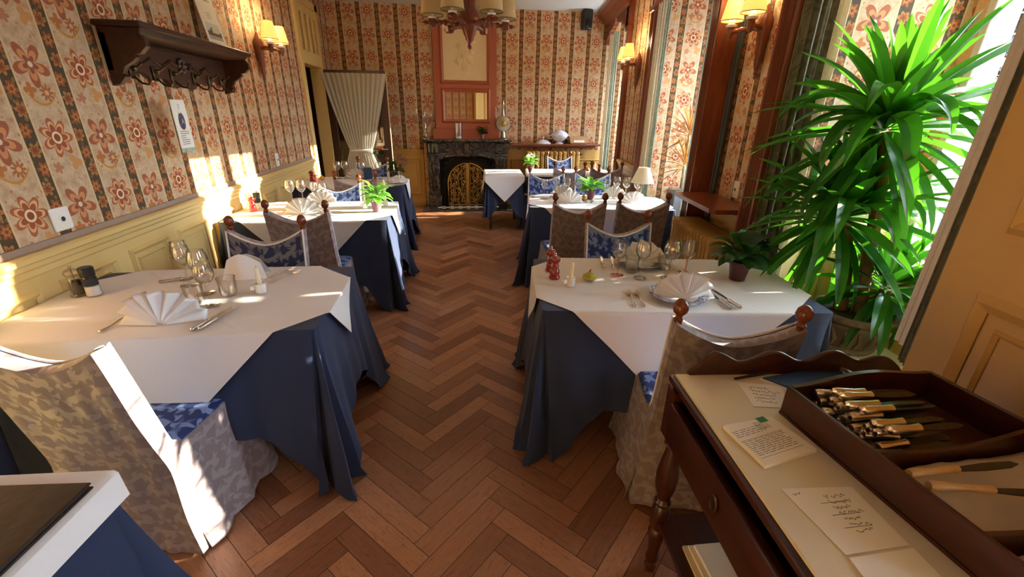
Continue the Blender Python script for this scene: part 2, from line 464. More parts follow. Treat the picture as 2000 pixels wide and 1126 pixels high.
# ------------------------------------------------------------------ the room
def make_floor():
    mb = MB(); w = .086; n = 5; g = .0011; ca = sqrt(.5)
    def W2(u, v): return ((u - v)*w*ca - .14, (u + v)*w*ca + .05)
    for a in range(-150, 200):
        for m in range(-60, 60):
            for kind in (0, 1):
                if kind == 0: u0, v0, du, dv = a + 2*n*m, a, n, 1
                else: u0, v0, du, dv = a, a - 2*n*m - 2*n + 1, 1, n
                cx, cy = W2(u0 + du/2, v0 + dv/2)
                if not (-2.75 < cx < 3.45 and -3.4 < cy < 8.0): continue
                e = g/w
                cs = [(u0+e, v0+e), (u0+du-e, v0+e), (u0+du-e, v0+dv-e), (u0+e, v0+dv-e)]
                L, S = n*w, w
                uv = [(0,0),(L,0),(L,S),(0,S)] if kind == 0 else [(0,0),(0,S),(L,S),(L,0)]
                mb.add([W2(*c) + (0,) for c in cs], [(0,1,2,3)], None, uv)
    struct(mb.build('floor', 'floor', smooth=False, norm=False))
    b = MB().box((-3.2, -3.5, -.06), (3.9, 8.2, -.003)); struct(b.build('floor_base', 'soil', smooth=False))
make_floor()

def rect(mb, p, q, r, s): mb.add([p, q, r, s], [(0, 1, 2, 3)])
def wall_pieces():
    DY0, DY1, DT = 6.27, 7.10, 2.76
    # left wall with a doorway
    mb = MB()
    for y0, y1, z0, z1 in ((-3.5, DY0, 0, CH), (DY1, YB, 0, CH), (DY0, DY1, DT, CH)): mb.box((XL-.14, y0, z0), (XL, y1, z1))
    struct(mb.build('wall_left', 'wallpaper', smooth=False))
    mb = MB().box((-3.2, YB, 0), (3.9, YB+.15, CH)); struct(mb.build('wall_back', 'wallpaper', smooth=False))
    mb = MB().box((-3.2, -3.6, 0), (3.9, -3.5, CH)); struct(mb.build('wall_front', 'wallpaper', smooth=False))
    mb = MB().box((-3.2, -3.6, CH), (3.9, YB+.15, CH+.1)); struct(mb.build('ceiling', 'ceiling_paint', smooth=False))
    # corridor behind the doorway
    mb = MB(); mb.box((-3.2, 5.6, 0), (-3.1, 7.75, CH)); mb.box((-3.1, 5.5, 0), (XL-.14, 5.6, CH)); mb.box((-3.1, 7.7, 0), (XL-.14, 7.76, CH))
    struct(mb.build('wall_corridor', 'dark_walnut', smooth=False))
    # right wall: piers between deep window bays
    def piece(name, mat, boxes):
        mb = MB()
        for lo, hi in boxes: mb.box(lo, hi)
        o = mb.build(name, mat, smooth=False); o.matrix_world = RW; return struct(o)
    piece('wall_right', 'wallpaper', [((.19, 2.45, 0), (1.1, 3.535, CH)), ((.05, 5.13, 0), (1.1, 6.40, CH))])
    piece('wall_right_near', 'cream_paint', [((0, -.1, 0), (1.1, 1.16, CH)), ((0, -1.9, 0), (1.1, -1.5, CH)), ((0, -4.2, 0), (1.1, -3.3, CH))])
    bays = [(1.16, 2.45), (3.535, 5.13), (6.40, 8.3), (-1.5, -.1), (-3.3, -1.9)]  # last two: window bays added out of view behind the camera for fill light
    low, up = [], []
    for i, (a, b) in enumerate(bays):
        c = (a+b)/2 if i != 2 else 7.12; h = .56
        low.append(((.94, a, 0), (1.1, b, .80))); up.append(((.94, a, 2.52), (1.1, b, CH)))
        up.append(((.94, a, .80), (1.1, c-h, 2.52))); up.append(((.94, c+h, .80), (1.1, b, 2.52)))
    piece('wall_outer', 'cream_paint', low); piece('wall_outer_upper', 'beige_drape', up)
    for i, (a, b) in enumerate(bays):
        c = (a+b)/2 if i != 2 else 7.12; h = .56
        win = bpy.data.objects.new('window_%d' % (i+1), None); COL.objects.link(win); win.matrix_world = RW @ T(.97, c, 0); struct(win)
        fr = MB()
        fr.rbox((-.05, -h, .80), (.05, h, .85)); fr.rbox((-.05, -h, 2.46), (.05, h, 2.52))
        for s in (-1, 1): fr.rbox((-.05, min(s*h, s*(h-.045)), .85), (.05, max(s*h, s*(h-.045)), 2.46))
        fr.rbox((-.05, -.075, .85), (.05, .075, 2.46))
        fr.rbox((-.30, -h-.05, .775), (-.03, h+.05, .80))
        fr.build('window_frame', 'white_paint', win)
        for s in (-1, 1):
            MB().box((-.004, min(s*.06, s*(h-.03)), .84), (.004, max(s*.06, s*(h-.03)), 2.47)).build('window_pane', 'window_glass', win, smooth=False)
wall_pieces()

def frame_ring(mb, a0, a1, z0, z1, w, y0, y1, M):
    """a mitred moulding frame lying in the a/z plane, standing out from y0 to y1"""
    pts = [(a0, z0), (a1, z0), (a1, z1), (a0, z1)]
    inn = [(a0+w, z0+w), (a1-w, z0+w), (a1-w, z1-w), (a0+w, z1-w)]
    mid = [((p[0]*.55+q[0]*.45), (p[1]*.55+q[1]*.45)) for p, q in zip(pts, inn)]
    vs = [(p[0], y0, p[1]) for p in pts] + [(p[0], y1, p[1]) for p in mid] + [(p[0], y0+(y1-y0)*.2, p[1]) for p in inn]
    fs = []
    for k in range(4):
        l = (k+1) % 4; fs += [(k, l, 4+l, 4+k), (4+k, 4+l, 8+l, 8+k)]
    mb.add(vs, fs, M)
RAILP = [(0, .955), (.030, .955), (.045, .945), (.045, .925), (.030, .915), (.026, .895), (.016, .885), (.014, .86), (.006, .85), (0, .85)]
def wainscot(name, a0, a1, M, mat='cream_paint', pitch=.46, panels=True, rail=True, zt=.80):
    mb = MB(); mb.box((a0, 0, 0), (a1, .006, .955), M)
    mb.prism([(0, 0), (.022, 0), (.022, .11), (.014, .13), (0, .135)], a0, a1, 'x', M)
    if rail: mb.prism(RAILP, a0, a1, 'x', M)
    if panels:
        k = max(1, round((a1-a0)/pitch)); w = (a1-a0)/k
        for i in range(k):
            frame_ring(mb, a0+i*w+.05, a0+(i+1)*w-.05, .20, zt, .035, .006, .024, M)
            frame_ring(mb, a0+i*w+.105, a0+(i+1)*w-.105, .255, zt-.055, .018, .006, .016, M)
    struct(mb.build(name, mat, angle=25))
LW = Matrix(((0, 1, 0, XL), (1, 0, 0, 0), (0, 0, 1, 0), (0, 0, 0, 1)))      # along +Y, out of the wall +X
BW = Matrix(((1, 0, 0, 0), (0, -1, 0, YB), (0, 0, 1, 0), (0, 0, 0, 1)))     # along +X, out of the wall -Y
PW = RW @ Matrix(((0, -1, 0, .19), (1, 0, 0, 0), (0, 0, 1, 0), (0, 0, 0, 1)))
wainscot('trim_1', -3.5, 6.20, LW)
wainscot('trim_2', 7.17, YB, LW)
wainscot('trim_3', XL, -.50, BW, 'ochre_paint', 1.3)
wainscot('trim_4', .93, 2.72, BW, 'ochre_paint', 1.8, rail=False)
wainscot('trim_5', 2.57, 3.41, PW, 'cream_paint', .42)
wainscot('trim_6', 5.27, 6.27, RW @ Matrix(((0, -1, 0, .05), (1, 0, 0, 0), (0, 0, 1, 0), (0, 0, 0, 1))), 'cream_paint', .34)
wainscot('trim_7', .02, .94, RW @ Matrix(((1, 0, 0, 0), (0, -1, 0, 2.45), (0, 0, 1, 0), (0, 0, 0, 1))), 'cream_paint', .31)
def strips():
    mb = MB(); mb.box((-3.5, 0, .957), (6.20, .010, .985), LW); struct(mb.build('trim_8', 'gray_strip', smooth=False))
    # panelled yellow facing of the near pier
    mb = MB(); M = RW @ Matrix(((0, -1, 0, 0), (1, 0, 0, 0), (0, 0, 1, 0), (0, 0, 0, 1)))
    mb.box((-.1, 0, 0), (1.16, .012, CH), M)
    for a0, a1 in ((.52, 1.03), (-.05, .42)):
        for z0, z1 in ((.16, 1.06), (1.24, 2.75)):
            frame_ring(mb, a0, a1, z0, z1, .05, .012, .034, M); frame_ring(mb, a0+.085, a1-.085, z0+.085, z1-.085, .02, .012, .024, M)
    mb.prism([(.012, 0), (.03, 0), (.03, .12), (.012, .14)], -.1, 1.16, 'x', M)
    struct(mb.build('trim_9', 'ochre_paint', angle=25))
strips()

# fluted wooden posts at the bay openings and scalloped headers over them
def post(name, s0, s1, n1=.19, face=True):
    mb = MB(); n0 = 0.0; w = s1-s0; k = 4
    prof = [(n1, s0), (n0, s0), (n0, s0+w*.10)]
    for i in range(k):
        a = s0 + w*(.12 + .76*i/k); b = s0 + w*(.12 + .76*(i+1)/k)
        prof += [(n0, a), (n0+.012, a+(b-a)*.2), (n0+.012, a+(b-a)*.8), (n0, b-.002)]
    prof += [(n0, s1), (n1, s1)]
    mb.prism(prof, .0, CH, 'z')
    mb.rbox((-.02, s0-.015, 0), (n1, s1+.015, .16), .006)
    mb.rbox((-.02, s0-.012, 2.56), (n1, s1+.012, 2.62), .006)
    o = mb.build(name, 'red_wood', angle=30); o.matrix_world = RW; struct(o)
post('trim_10', 2.41, 2.57); post('trim_11', 3.40, 3.545); post('trim_12', 5.12, 5.27, .05); post('trim_13', 6.26, 6.41, .05)
def header(name, s0, s1, mat='red_wood_flat'):
    mb = MB(); L = s1-s0; pts = [(s0, CH), (s0, 2.58)]
    for i in range(1, 40):
        t = i/40; e = abs(t-.5)*2
        z = 2.74 - .16*e**3 + .022*abs(sin(t*pi*7)) + (.10*max(0, 1-abs(t-.5)/.12))
        pts.append((s0+L*t, z))
    pts += [(s1, 2.58), (s1, CH)]
    top = [(p[0], CH) for p in pts[1:-1]]
    vs = []; fs = []
    ins = pts[1:-1]; m = len(ins)
    for n_ in (-.02, .05):
        vs += [(n_, p[0], p[1]) for p in ins] + [(n_, p[0], CH) for p in ins]
    for i in range(m-1):
        fs += [(i, i+1, m+i+1, m+i), (2*m+i, 3*m+i, 3*m+i+1, 2*m+i+1), (i, 2*m+i, 2*m+i+1, i+1)]
    mb.add(vs, fs); mb.prism([(-.19, CH), (-.19, 2.98), (-.13, 2.94), (-.06, 2.86), (-.02, 2.84), (-.02, CH)], s0-.16, s1+.16, 'y')
    o = mb.build(name, mat, smooth=False); o.matrix_world = RW; struct(o)
header('trim_14', 6.41, 7.8); header('trim_15', 3.545, 5.12); header('trim_16', 1.16, 2.41)

# doorway in the left wall with a glazed transom
def doorway():
    mb = MB(); y0, y1, zd, zt = 6.27, 7.10, 2.08, 2.76
    for a, b in ((y0-.09, y0+.02), (y1-.02, y1+.09)): mb.rbox((XL-.14, a, 0), (XL+.03, b, zt+.09), .006)
    mb.rbox((XL-.14, y0-.09, zt), (XL+.03, y1+.09, zt+.09), .006); mb.rbox((XL-.14, y0, zd), (XL+.02, y1, zd+.16), .006)
    for k in range(4):
        a = y0+.06+k*.205; mb.rbox((XL-.06, a-.02, zd+.16), (XL+.015, a+.075, zt), .004)
    mb.rbox((XL-.06, y0, zt-.10), (XL+.014, y1, zt), .004)
    mb.box((XL-.10, y0, zd+.1), (XL-.09, y1, zt))
    o = mb.build('door_frame', 'cream_paint', smooth=False); struct(o); o.name = 'trim_17'
    MB().box((XL-.05, y0+.02, zd+.16), (XL-.045, y1-.02, zt-.1)).build('window_9', 'dark_pane', smooth=False)['kind'] = 'structure'
doorway()

# outside
def outside():
    mb = MB().box((6, -12, -.9), (70, 40, -.8)); struct(mb.build('ground_outside', 'grass', smooth=False))
    mb = MB()
    def hill(a, b):
        y = -30+90*a; x = 22 + 26*b; return (x, y, -.9 + 9*sin(b*pi*.5)*(.6+.4*sin(a*9)) )
    mb.grid(hill, 40, 8); struct(mb.build('hillside', 'hill', smooth=True))
plain('grass', '2b3128', .9, 0, .3, 1.2); plain('hill', '343b28', .9, 0, .35, .6); plain('far_leaf', '18262c', .9, 0, .3, 2)
plain('car_blue', '12406e', .25, 0, .05, 3, Coat_Weight=.5); plain('car_glass', '28323a', .1); plain('tyre', '1a1a1a', .8)
outside()
# ------------------------------------------------------------------ tables, cloths, chairs
TZ = .745
def table(name, label, loc, a, b, rz, legs=True, drop=.50, corner=.748, seed=1, round_=.02, group='dressed dining tables', cloth_label=None, wall=None, flat=1.0):
    t = thing(name, label, 'table', (loc[0], loc[1], 0), rz, group)
    MB().rbox((-a+.012, -b+.012, TZ-.035), (a-.012, b-.012, TZ-.006), .006).build('tabletop', 'dark_walnut', t)
    for sx in (-1, 1):
        for sy in (-1, 1):
            x, y = sx*(a-.06), sy*(b-.06)
            MB().lathe([(.016, 0), (.02, .03), (.018, .05), (.024, .35), (.028, .66), (.03, TZ-.035)], 10, T(x, y)).build('leg', 'dark_walnut', t)
    # the long navy cloth
    per = []; r = round_
    for k, (cx, cy) in enumerate(((a-r, b-r), (-a+r, b-r), (-a+r, -b+r), (a-r, -b+r))):
        a0 = k*pi/2
        for i in range(15): q = a0 + (pi/2)*i/14; per.append((cx + r*cos(q), cy + r*sin(q), cos(q), sin(q), abs(i-7)/7.0, 1, k))
        nx, ny = ((-a+r, b), (-a, -b+r), (a-r, -b), (a, b-r))[k]; px, py = per[-1][:2]
        for i in range(1, 26):
            f = i/26; L = hypot(nx-px, ny-py); dd = min(f, 1-f)*L
            per.append((px+(nx-px)*f, py+(ny-py)*f, cos(a0+pi/2), sin(a0+pi/2), dd, 0, k))
    N = len(per); R = 15
    def cloth(u, v):
        i = int(round(u*N)) % N; x, y, nx, ny, d, cor, k = per[i]
        dd = 0 if cor else d
        wgt = exp(-(dd/.17)**2); dr = drop + (corner - drop)*wgt
        ph = seed*1.7 + k*2.1
        if cor: flare = .09 + .075*cos((d)*pi*1.5 + .2)*(1 + .3*sin(ph))
        else: flare = .035 + .055*wgt + .018*sin(dd*21 + ph)*(1-wgt) + .012*sin(dd*47 + ph*2)
        s = v**1.25; z = TZ - dr*v; ripple = nz(x*5 + seed, y*5, v*2)*.014*v
        o = flare*s + ripple; tx, ty = -ny, nx
        sw = .05*wgt*s*sin(ph*1.3) if not cor else .05*s*sin(ph*1.3)
        zz = max(z, .006 + .004*sin(i*1.3)**2)
        if z < .03: o += (.03 - z)*.5
        o *= flat
        if v < .06: o = 0
        X_, Y_ = x + nx*o + tx*sw, y + ny*o + ty*sw
        return (max(X_, wall - loc[0]) if wall is not None else X_, Y_, zz)
    mb = MB(); mb.grid(cloth, N, R, closed=True)
    mb.add([(p[0], p[1], TZ) for p in per], [tuple(range(N))])
    c = mb.build('long_tablecloth', 'navy_cloth', angle=75); c.location = (loc[0], loc[1], 0); c.rotation_euler = (0, 0, rz)
    tag(c, cloth_label or 'navy cloth', 'tablecloth', 'navy floor-length tablecloths')
    return t
def overcloth(label, loc, a, b, rz, half, turn=pi/4, off=(0, 0), seed=1, n=84, half2=None, z0=None):
    """square white cloth laid over the navy one, its overhang folded down along the table edges"""
    h2 = half2 or half; half, h2 = (half, h2) if turn == 0 else (half/sqrt(2), h2/sqrt(2)); ca, sa = cos(turn), sin(turn); zt = (z0 or TZ) + .004
    a += .012; b += .012
    def fn(u, v):
        s, t = (u*2-1)*half, (v*2-1)*h2
        x, y = s*ca - t*sa + off[0], s*sa + t*ca + off[1]
        cx, cy = max(-a, min(a, x)), max(-b, min(b, y)); ex, ey = x-cx, y-cy; e = hypot(ex, ey)
        z = zt
        if e > 0:
            w = min(e, .02); lift = .006 + (.05 if a < .3 else .02)*min(1, e*3) + .010*sin((x-y)*9+seed)*min(1, e*5)
            cx += (ex/e)*lift; cy += (ey/e)*lift; z = zt - max(0, e - .006)
        else:
            z += .0015*max(0, nz(x*4+seed, y*4)) + .0022*max(0, 1-abs(s)/.006) + .0018*max(0, 1-abs(t)/.006)
        if loc[0] < -1.1 and rz == 0: cx = max(cx, XL + .018 - loc[0])
        return (cx, cy, z)
    o = MB().grid(fn, n, n).build('square_tablecloth', 'white_linen', angle=60, norm=False)
    o.location = (loc[0], loc[1], 0); o.rotation_euler = (0, 0, rz)
    return tag(o, label, 'tablecloth', 'white square tablecloths')

R9 = radians(-7.5)
TABLES = dict(
    L1=((-1.165, 1.965), .605, .375, 0), L2=((-1.15, 3.83), .62, .385, 0), L3=((-1.18, 5.50), .60, .375, 0),
    R1=((1.045, 1.955), .645, .36, radians(-6.8)), R2=((1.385, 4.10), .66, .34, radians(-10)), R3=((.70, 6.32), .25, .36, radians(-3)),
    R4=((1.66, 6.35), .60, .36, radians(-8)), T0=((-1.30, .535), .455, .365, radians(-3)))
def dress():
    info = dict(
        L1=('dining table at left wall nearest the camera, with the acrylic pepper mill', 'navy long cloth on left-wall table holding the black-capped salt jar', 'white square cloth under the black-capped salt jar and fan napkin', .85, pi/4),
        L2=('sunlit dining table at left wall, second from camera', 'navy long cloth of the sunlit second table on the left', 'sunlit white cloth under the leafy pot plant, left wall', .86, pi/4),
        L3=('farthest dining table at left wall, before the open door', 'navy long cloth of the far left table by the curtained door', 'white cloth of the far left table with the dried flowers', .84, pi/4),
        R1=('dining table with two red mills, beside the tall green plant', 'navy long cloth on table with two red mills and gourd', 'white cloth under the two blue-rimmed plates and red mills', .85, pi/4),
        R2=('long dining table with the white table lamp', 'navy long cloth on the table with the white lamp', 'white cloth under the white table lamp', .88, pi/4),
        R3=('small bare side table before the fireplace, dark legs showing', 'short navy cloth on small side table before the fireplace', 'white diamond cloth with hanging point on small fireplace table', .72, pi/4),
        R4=('dining table at the back radiator', 'navy cloth on dining table at the back radiator', 'white cloth on dining table at the back radiator', .64, 0),
        T0=('table corner with leather menu at bottom left', 'navy cloth under the leather menu table, bottom left', 'white cloth under the brown leather menu', .575, 0))
    for i, (k, (loc, a, b, rz)) in enumerate(TABLES.items()):
        l1, l2, l3, half, turn = info[k]
        kw = {}
        if k == 'R3': kw = dict(drop=.20, corner=.56, flat=.45)
        if k == 'T0': kw = dict(wall=XL+.03)
        if k[0] == 'L': kw = dict(drop=.46, wall=XL+.026)
        table('dining_table' if k not in ('R3',) else 'side_table', l1, loc, a, b, rz, seed=i+1, cloth_label=l2, **kw)
        h2 = {'R4': .40, 'T0': .385}.get(k)
        off = {'T0': (-.03, .0), 'L1': (-.02, -.02), 'R1': (-.03, -.01)}.get(k, (0, 0))
        overcloth(l3, loc, a, b, rz, half, turn, off, seed=i, half2=h2, n=116 if k in ('L1', 'R1') else 84)
dress()

def chair(name, label, back='grey_damask', front='blue_damask', finials=(1, 1), group=None, seed=0):
    """slip-covered chair: origin on the floor under the back, seat towards +y"""
    t = thing(name, label, 'chair', group=group)
    hw, D, sh = .205, .44, .47
    def lean(z): return -.09*max(0, z-.4)/.5
    def top(x): e = min(1, abs(x)/hw); return .905 - .082*(1 - e**1.7)
    def wid(z): return hw + .035*max(0, (.5-z)/.5)
    def backf(u, v):
        x = (u*2-1); zt = top(x*hw); z = .012 + (zt-.012)*v; w = wid(z)
        y = -.035 + lean(z) - .03*max(0, .45-z) + .012*nz(x*3+seed, z*4, 1)*(1 if z < .75 else .4) + .014*nz(x*7+seed, z*2.5, 5)*max(0, 1-z/.7)
        return (x*w, y, z)
    # cover: outer back, wrapped round both sides
    mb = MB(); mb.grid(backf, 22, 26, None, lambda u, v: (u*.44, v*.9))
    for s in (0, 1):
        def side(u, v, s=s):
            p = backf(s, v); y1 = .018 + lean(p[2]) + .06*max(0, min(1, (.50-p[2])/.06)); return (p[0]*(1 + .012*sin(pi*u)), p[1] + (y1-p[1])*u, p[2])
        mb.grid(side, 4, 26, None, lambda u, v: (u*.06, v*.9))
    def topf(u, v): p = backf(u, 1); return (p[0], p[1] + (.018+lean(p[2])-p[1])*v, p[2] + .010*sin(pi*v))
    mb.grid(topf, 22, 3, None, lambda u, v: (u*.44, v*.06))
    mb.build('back_cover', back, t, angle=60)
    def frontf(u, v):
        x = (u*2-1); zt = top(x*hw); z = .42 + (zt-.42)*v; return (x*wid(z)*.985, .021 + lean(z) + .016*sin(pi*u)*sin(pi*v), z)
    fp = MB().grid(frontf, 16, 14, None, lambda u, v: (u*.44, v*.45)).build('front_panel', front, t)
    pts = [frontf(0, j/8) for j in range(9)] + [frontf(i/16, 1) for i in range(1, 17)] + [frontf(1, 1-j/8) for j in range(1, 9)]
    MB().tube([(p[0], p[1]+.004, p[2]+.003) for p in pts], .0055, 6).build('piping', 'white_linen', fp)
    # seat and skirt
    MB().rbox((-hw-.005, -.01, sh-.07), (hw+.005, D, sh), .025, seg=3).build('seat_cover', front if back == 'grey_damask' else back, t)
    per = [(-hw+.006, -.02 + (D+.02)*i/10, -1, 0) for i in range(11)] + [(-hw + .02 + (2*hw-.04)*i/12, D+.012, 0, 1) for i in range(13)] + [(hw-.006, D - (D+.02)*i/10, 1, 0) for i in range(11)]
    def skirt(u, v):
        x, y, nx, ny = per[min(len(per)-1, int(round(u*(len(per)-1))))]; d = v
        o = .012 + .05*d**1.4 + .022*nz(x*9+seed*3, y*9, d)*d + .012*sin((x-y)*38+seed)*d
        return (x+nx*o, y+ny*o, sh-.012 - (sh-.024)*d)
    MB().grid(skirt, len(per)-1, 12, None, lambda u, v: (u*1.35, v*.46)).build('skirt', back, t, angle=70)
    for k, s in enumerate((-1, 1)):
        MB().rbox((s*(hw-.012)-.012, -.006+lean(.5), .02), (s*(hw-.012)+.008, .016+lean(.5), .41), .004).build('post', 'finial_wood', t)
        if finials[k]:
            z0 = .905 + .004; y0 = -.012+lean(z0)
            MB().lathe([(.012, -.03), (.012, .0), (.017, .006), (.011, .014), (.012, .02), (.022, .03), (.026, .045), (.022, .062), (.012, .074), (.0, .078)], 14, T(s*(hw-.012), y0, z0)).build('finial', 'finial_wood', t)
    return t
def chairs():
    g = 'slip-covered dining chairs'
    P1 = chair('dining_chair', 'x', finials=(1, 1), group=g, seed=1)
    P2 = chair('dining_chair', 'x', finials=(1, 0), group=g, seed=2)
    P3 = chair('dining_chair', 'x', front='navy_damask', group=g, seed=3)
    S = [(P1, True, 'grey damask chair with its back beside the cutlery cart', (.93, 1.235), radians(-13)),
         (P2, True, 'sunlit grey damask chair at near left, sun on its skirt', (-1.20, 1.30), radians(-10)),
         (P3, True, 'navy patterned chair tucked behind the near left table', (-1.068, 2.50), pi),
         (P1, False, 'grey chair back against the sunlit left table', (-1.052, 3.10), radians(-3)),
         (P1, False, 'blue chair behind the sunlit left table, facing the camera', (-1.086, 4.25), pi),
         (P1, False, 'pale chair back against the far left table', (-1.00, 4.68), radians(10)),
         (P1, False, 'blue chair at far left table, before the curtained door', (-1.07, 6.03), pi + radians(-8)),
         (P1, False, 'blue damask chair with cream piping facing the red mills table', (1.02, 2.53), pi + radians(-4)),
         (P1, False, 'grey chair back at lamp table, on the aisle side', (.957, 3.29), radians(-3)),
         (P1, False, 'grey chair back at lamp table, beside the wooden wall shelf', (1.471, 3.29), radians(-3)),
         (P1, False, 'blue chair behind lamp table, on the aisle side', (1.05, 4.97), pi + radians(-10)),
         (P1, False, 'blue chair behind lamp table, nearer the window', (1.59, 4.93), pi + radians(-5)),
         (P1, False, 'grey chair back at the table by the back radiator', (1.48, 5.62), radians(-8)),
         (P1, False, 'grey chair back farthest right, at the back radiator table', (1.965, 5.60), radians(-8)),
         (P1, False, 'blue chair against the back radiator', (1.70, 7.05), pi + radians(6))]
    for p, first, lab, (x, y), rz in S: place(p, first, lab, (x - .035*sin(rz), y + .035*cos(rz), 0), rz, g)
chairs()
# ------------------------------------------------------------------ tableware
ZC = TZ + .0075      # the top of the white cloth
def glass_proto(name, prof, foot=None, mat='clear_glass'):
    t = thing(name, 'x', 'glass')
    bw = MB().shell(prof['bowl'], 28); rr, zz = max((p for p in prof['bowl']), key=lambda p: p[1]); bw.tube([(rr*cos(i*pi/14), rr*sin(i*pi/14), zz) for i in range(29)], .0011, 5, cap=False); bw.build('bowl', mat, t)
    if 'stem' in prof: MB().lathe(prof['stem'], 12).build('stem', foot or mat, t)
    if 'base' in prof: MB().lathe(prof['base'], 24).build('foot', foot or mat, t)
    return t
def wineprof(h, r, rt, bowl_h):
    zb = h - bowl_h
    outer = [(.006, zb), (r*.55, zb+bowl_h*.10), (r*.88, zb+bowl_h*.28), (r, zb+bowl_h*.48), (r*.95, zb+bowl_h*.72), (rt, h), (rt-.0012, h)]
    inner = [(r*.95-.0012, zb+bowl_h*.72), (r-.0012, zb+bowl_h*.48), (r*.88-.0012, zb+bowl_h*.28), (r*.5, zb+bowl_h*.12), (.001, zb+.004)]
    return dict(bowl=outer+inner, stem=[(.009, .006), (.0045, .014), (.0038, zb*.5), (.0042, zb*.85), (.007, zb+.002)], base=[(.0, .0), (r*.92, .0), (r*.92, .0015), (.012, .005), (.008, .008), (0, .008)])
TUMB = dict(bowl=[(.0, .0), (.030, .0), (.034, .004), (.038, .085), (.0368, .085), (.033, .01), (.0, .009)])
def fork_proto(mat='silver'):
    t = thing('fork', 'x', 'fork'); L = .195
    def prof(y): return .0035 + .004*exp(-((y-.01)/.045)**2) + .0
    MB().grid(lambda u, v: ((u-.5)*2*(.0035 + .0048*exp(-(v*.13/.04)**2)), v*.128, .002 + .010*exp(-((v-.75)/.3)**2) + .0012*cos((u-.5)*pi)), 4, 14).build('handle', mat, t, solid=.0022)
    hd = MB(); hd.grid(lambda u, v: ((u-.5)*2*(.004 + .0085*sin(min(1, v*1.2)*pi/2)), .128 + v*.022, .008 - .006*v), 6, 6).build('neck', mat, t, solid=.0018)
    mb = MB()
    for k in range(4): x = -.0105 + k*.007; mb.tube([(x, .149, .0022), (x, .165, .002), (x*.97, .18, .004), (x*.95, .193, .008)], [.0018, .0017, .0015, .0008], 6)
    mb.build('tines', mat, t); return t
def knife_proto(mat='silver', blade='silver', hl=.095, hr=1):
    t = thing('table_knife', 'x', 'knife')
    MB().lathe([(.0, 0), (.007*hr, .003), (.0088*hr, .012), (.0075*hr, .03), (.0064*hr, .06), (.0072*hr, hl-.012), (.0078*hr, hl-.006), (.006, hl), (0, hl)], 12, T(0, 0, .007) @ RX(-pi/2)).build('handle', mat, t)
    mb = MB(); top = [(-.004, hl), (.006, hl), (.0095, hl+.05), (.0085, hl+.105), (.002, hl+.128), (-.006, hl+.118), (-.0075, hl+.06)]
    mb.prism(top, .0055, .0075, 'z').build('blade', blade, t, smooth=False); return t
def fan(name='napkin_fan', n=8, R=.155, tilt=.5, spread=pi, flat=0, mat='white_napkin'):
    t = tag(MB().grid(lambda u, v: fanp(u, v, n, R, spread), n*2, 8).build(name, mat, angle=20, norm=False, solid=.002), 'x', 'napkin'); t.location.z = 0
    return t
def fanp(u, v, n, R, spread):
    a = pi/2 - spread/2 + spread*u; k = u*n*2; zig = 1 - abs((k % 2) - 1); r = .012 + (R-.012)*v
    r *= 1 - .05*zig*v; d = .044*v*(zig-.5)
    return (r*cos(a), d + .05*v*abs(cos(a)) , max(.0, r*sin(a)*.92 + .0025))
def pepper_proto():
    t = thing('pepper_mill', 'x', 'pepper mill')
    MB().lathe([(0, 0), (.028, 0), (.029, .008), (.024, .016), (.026, .03), (.0245, .045), (.017, .056), (.021, .066), (.0185, .074), (.016, .082), (0, .082)], 22).build('body', 'red_lacquer', t)
    MB().lathe([(0, .083), (.017, .083), (.025, .092), (.027, .103), (.022, .115), (.009, .121), (0, .121)], 22).build('head', 'red_lacquer', t)
    MB().lathe([(0, .120), (.006, .121), (.0035, .126), (.0065, .131), (.004, .136), (0, .137)], 10).build('knob', 'silver', t); return t
def candle_holder(h=.124):
    t = thing('candle_holder', 'x', 'candle holder')
    MB().lathe([(0, 0), (.022, 0), (.023, .003), (.023, .045), (.020, .045), (.019, .008), (0, .008)], 22).build('cup', 'porcelain', t)
    MB().rbox((-.042, -.012, .016), (-.022, .012, .038), .003).build('handle', 'porcelain', t)
    c = MB().lathe([(0, .008), (.0105, .008), (.0095, h-.014), (.007, h-.002), (0, h)], 14, RX(.04 if h < .2 else .0)).build('candle', 'wax', t)
    MB().tube([(0, -.005 if h < .2 else 0, h-.002), (.001, -.005 if h < .2 else 0, h+.006)], .0009, 5).build('wick', 'ink', c); return t
def gourd(mat, label, loc, squash=.75, R=.031, rz=0):
    t = thing('gourd', label, 'gourd', loc, rz, 'small decorative gourds')
    wob = lambda a, z: 1 + .07*abs(cos(a*4))
    MB().lathe([(0, .0), (R*.6, .002), (R, R*squash*.7), (R*.95, R*squash*1.2), (R*.5, R*squash*1.75), (.008, R*squash*2.1), (0, R*squash*2.12)], 32, None, 0, 2*pi, wob).build('body', mat, t)
    MB().tube([(0, 0, R*squash*2.0), (.002, 0, R*squash*2.4), (.007, .002, R*squash*2.75)], [.005, .004, .003], 6).build('stem', 'bark', t); return t
def leaf_blade(mb, p, az, el, L, w, droop, seg=5, fold=.25):
    """a leaf growing from p, heading az, starting at elevation el and drooping"""
    d = Vector((cos(az), sin(az), 0)); side = Vector((-sin(az), cos(az), 0)); pos = Vector(p); e = el; vs = []; fs = []
    for i in range(seg+1):
        t = i/seg; ww = w*(sin(pi*min(1, t*.92+.06))**.8)
        up = Vector((-d.x*sin(e), -d.y*sin(e), cos(e)))
        vs += [tuple(pos - side*ww + up*ww*fold), tuple(pos), tuple(pos + side*ww + up*ww*fold)]
        st = L/seg; pos = pos + (d*cos(e) + Vector((0, 0, sin(e))))*st; e -= droop/seg
    for i in range(seg): fs += [(3*i, 3*i+1, 3*i+4, 3*i+3), (3*i+1, 3*i+2, 3*i+5, 3*i+4)]
    mb.add(vs, fs)
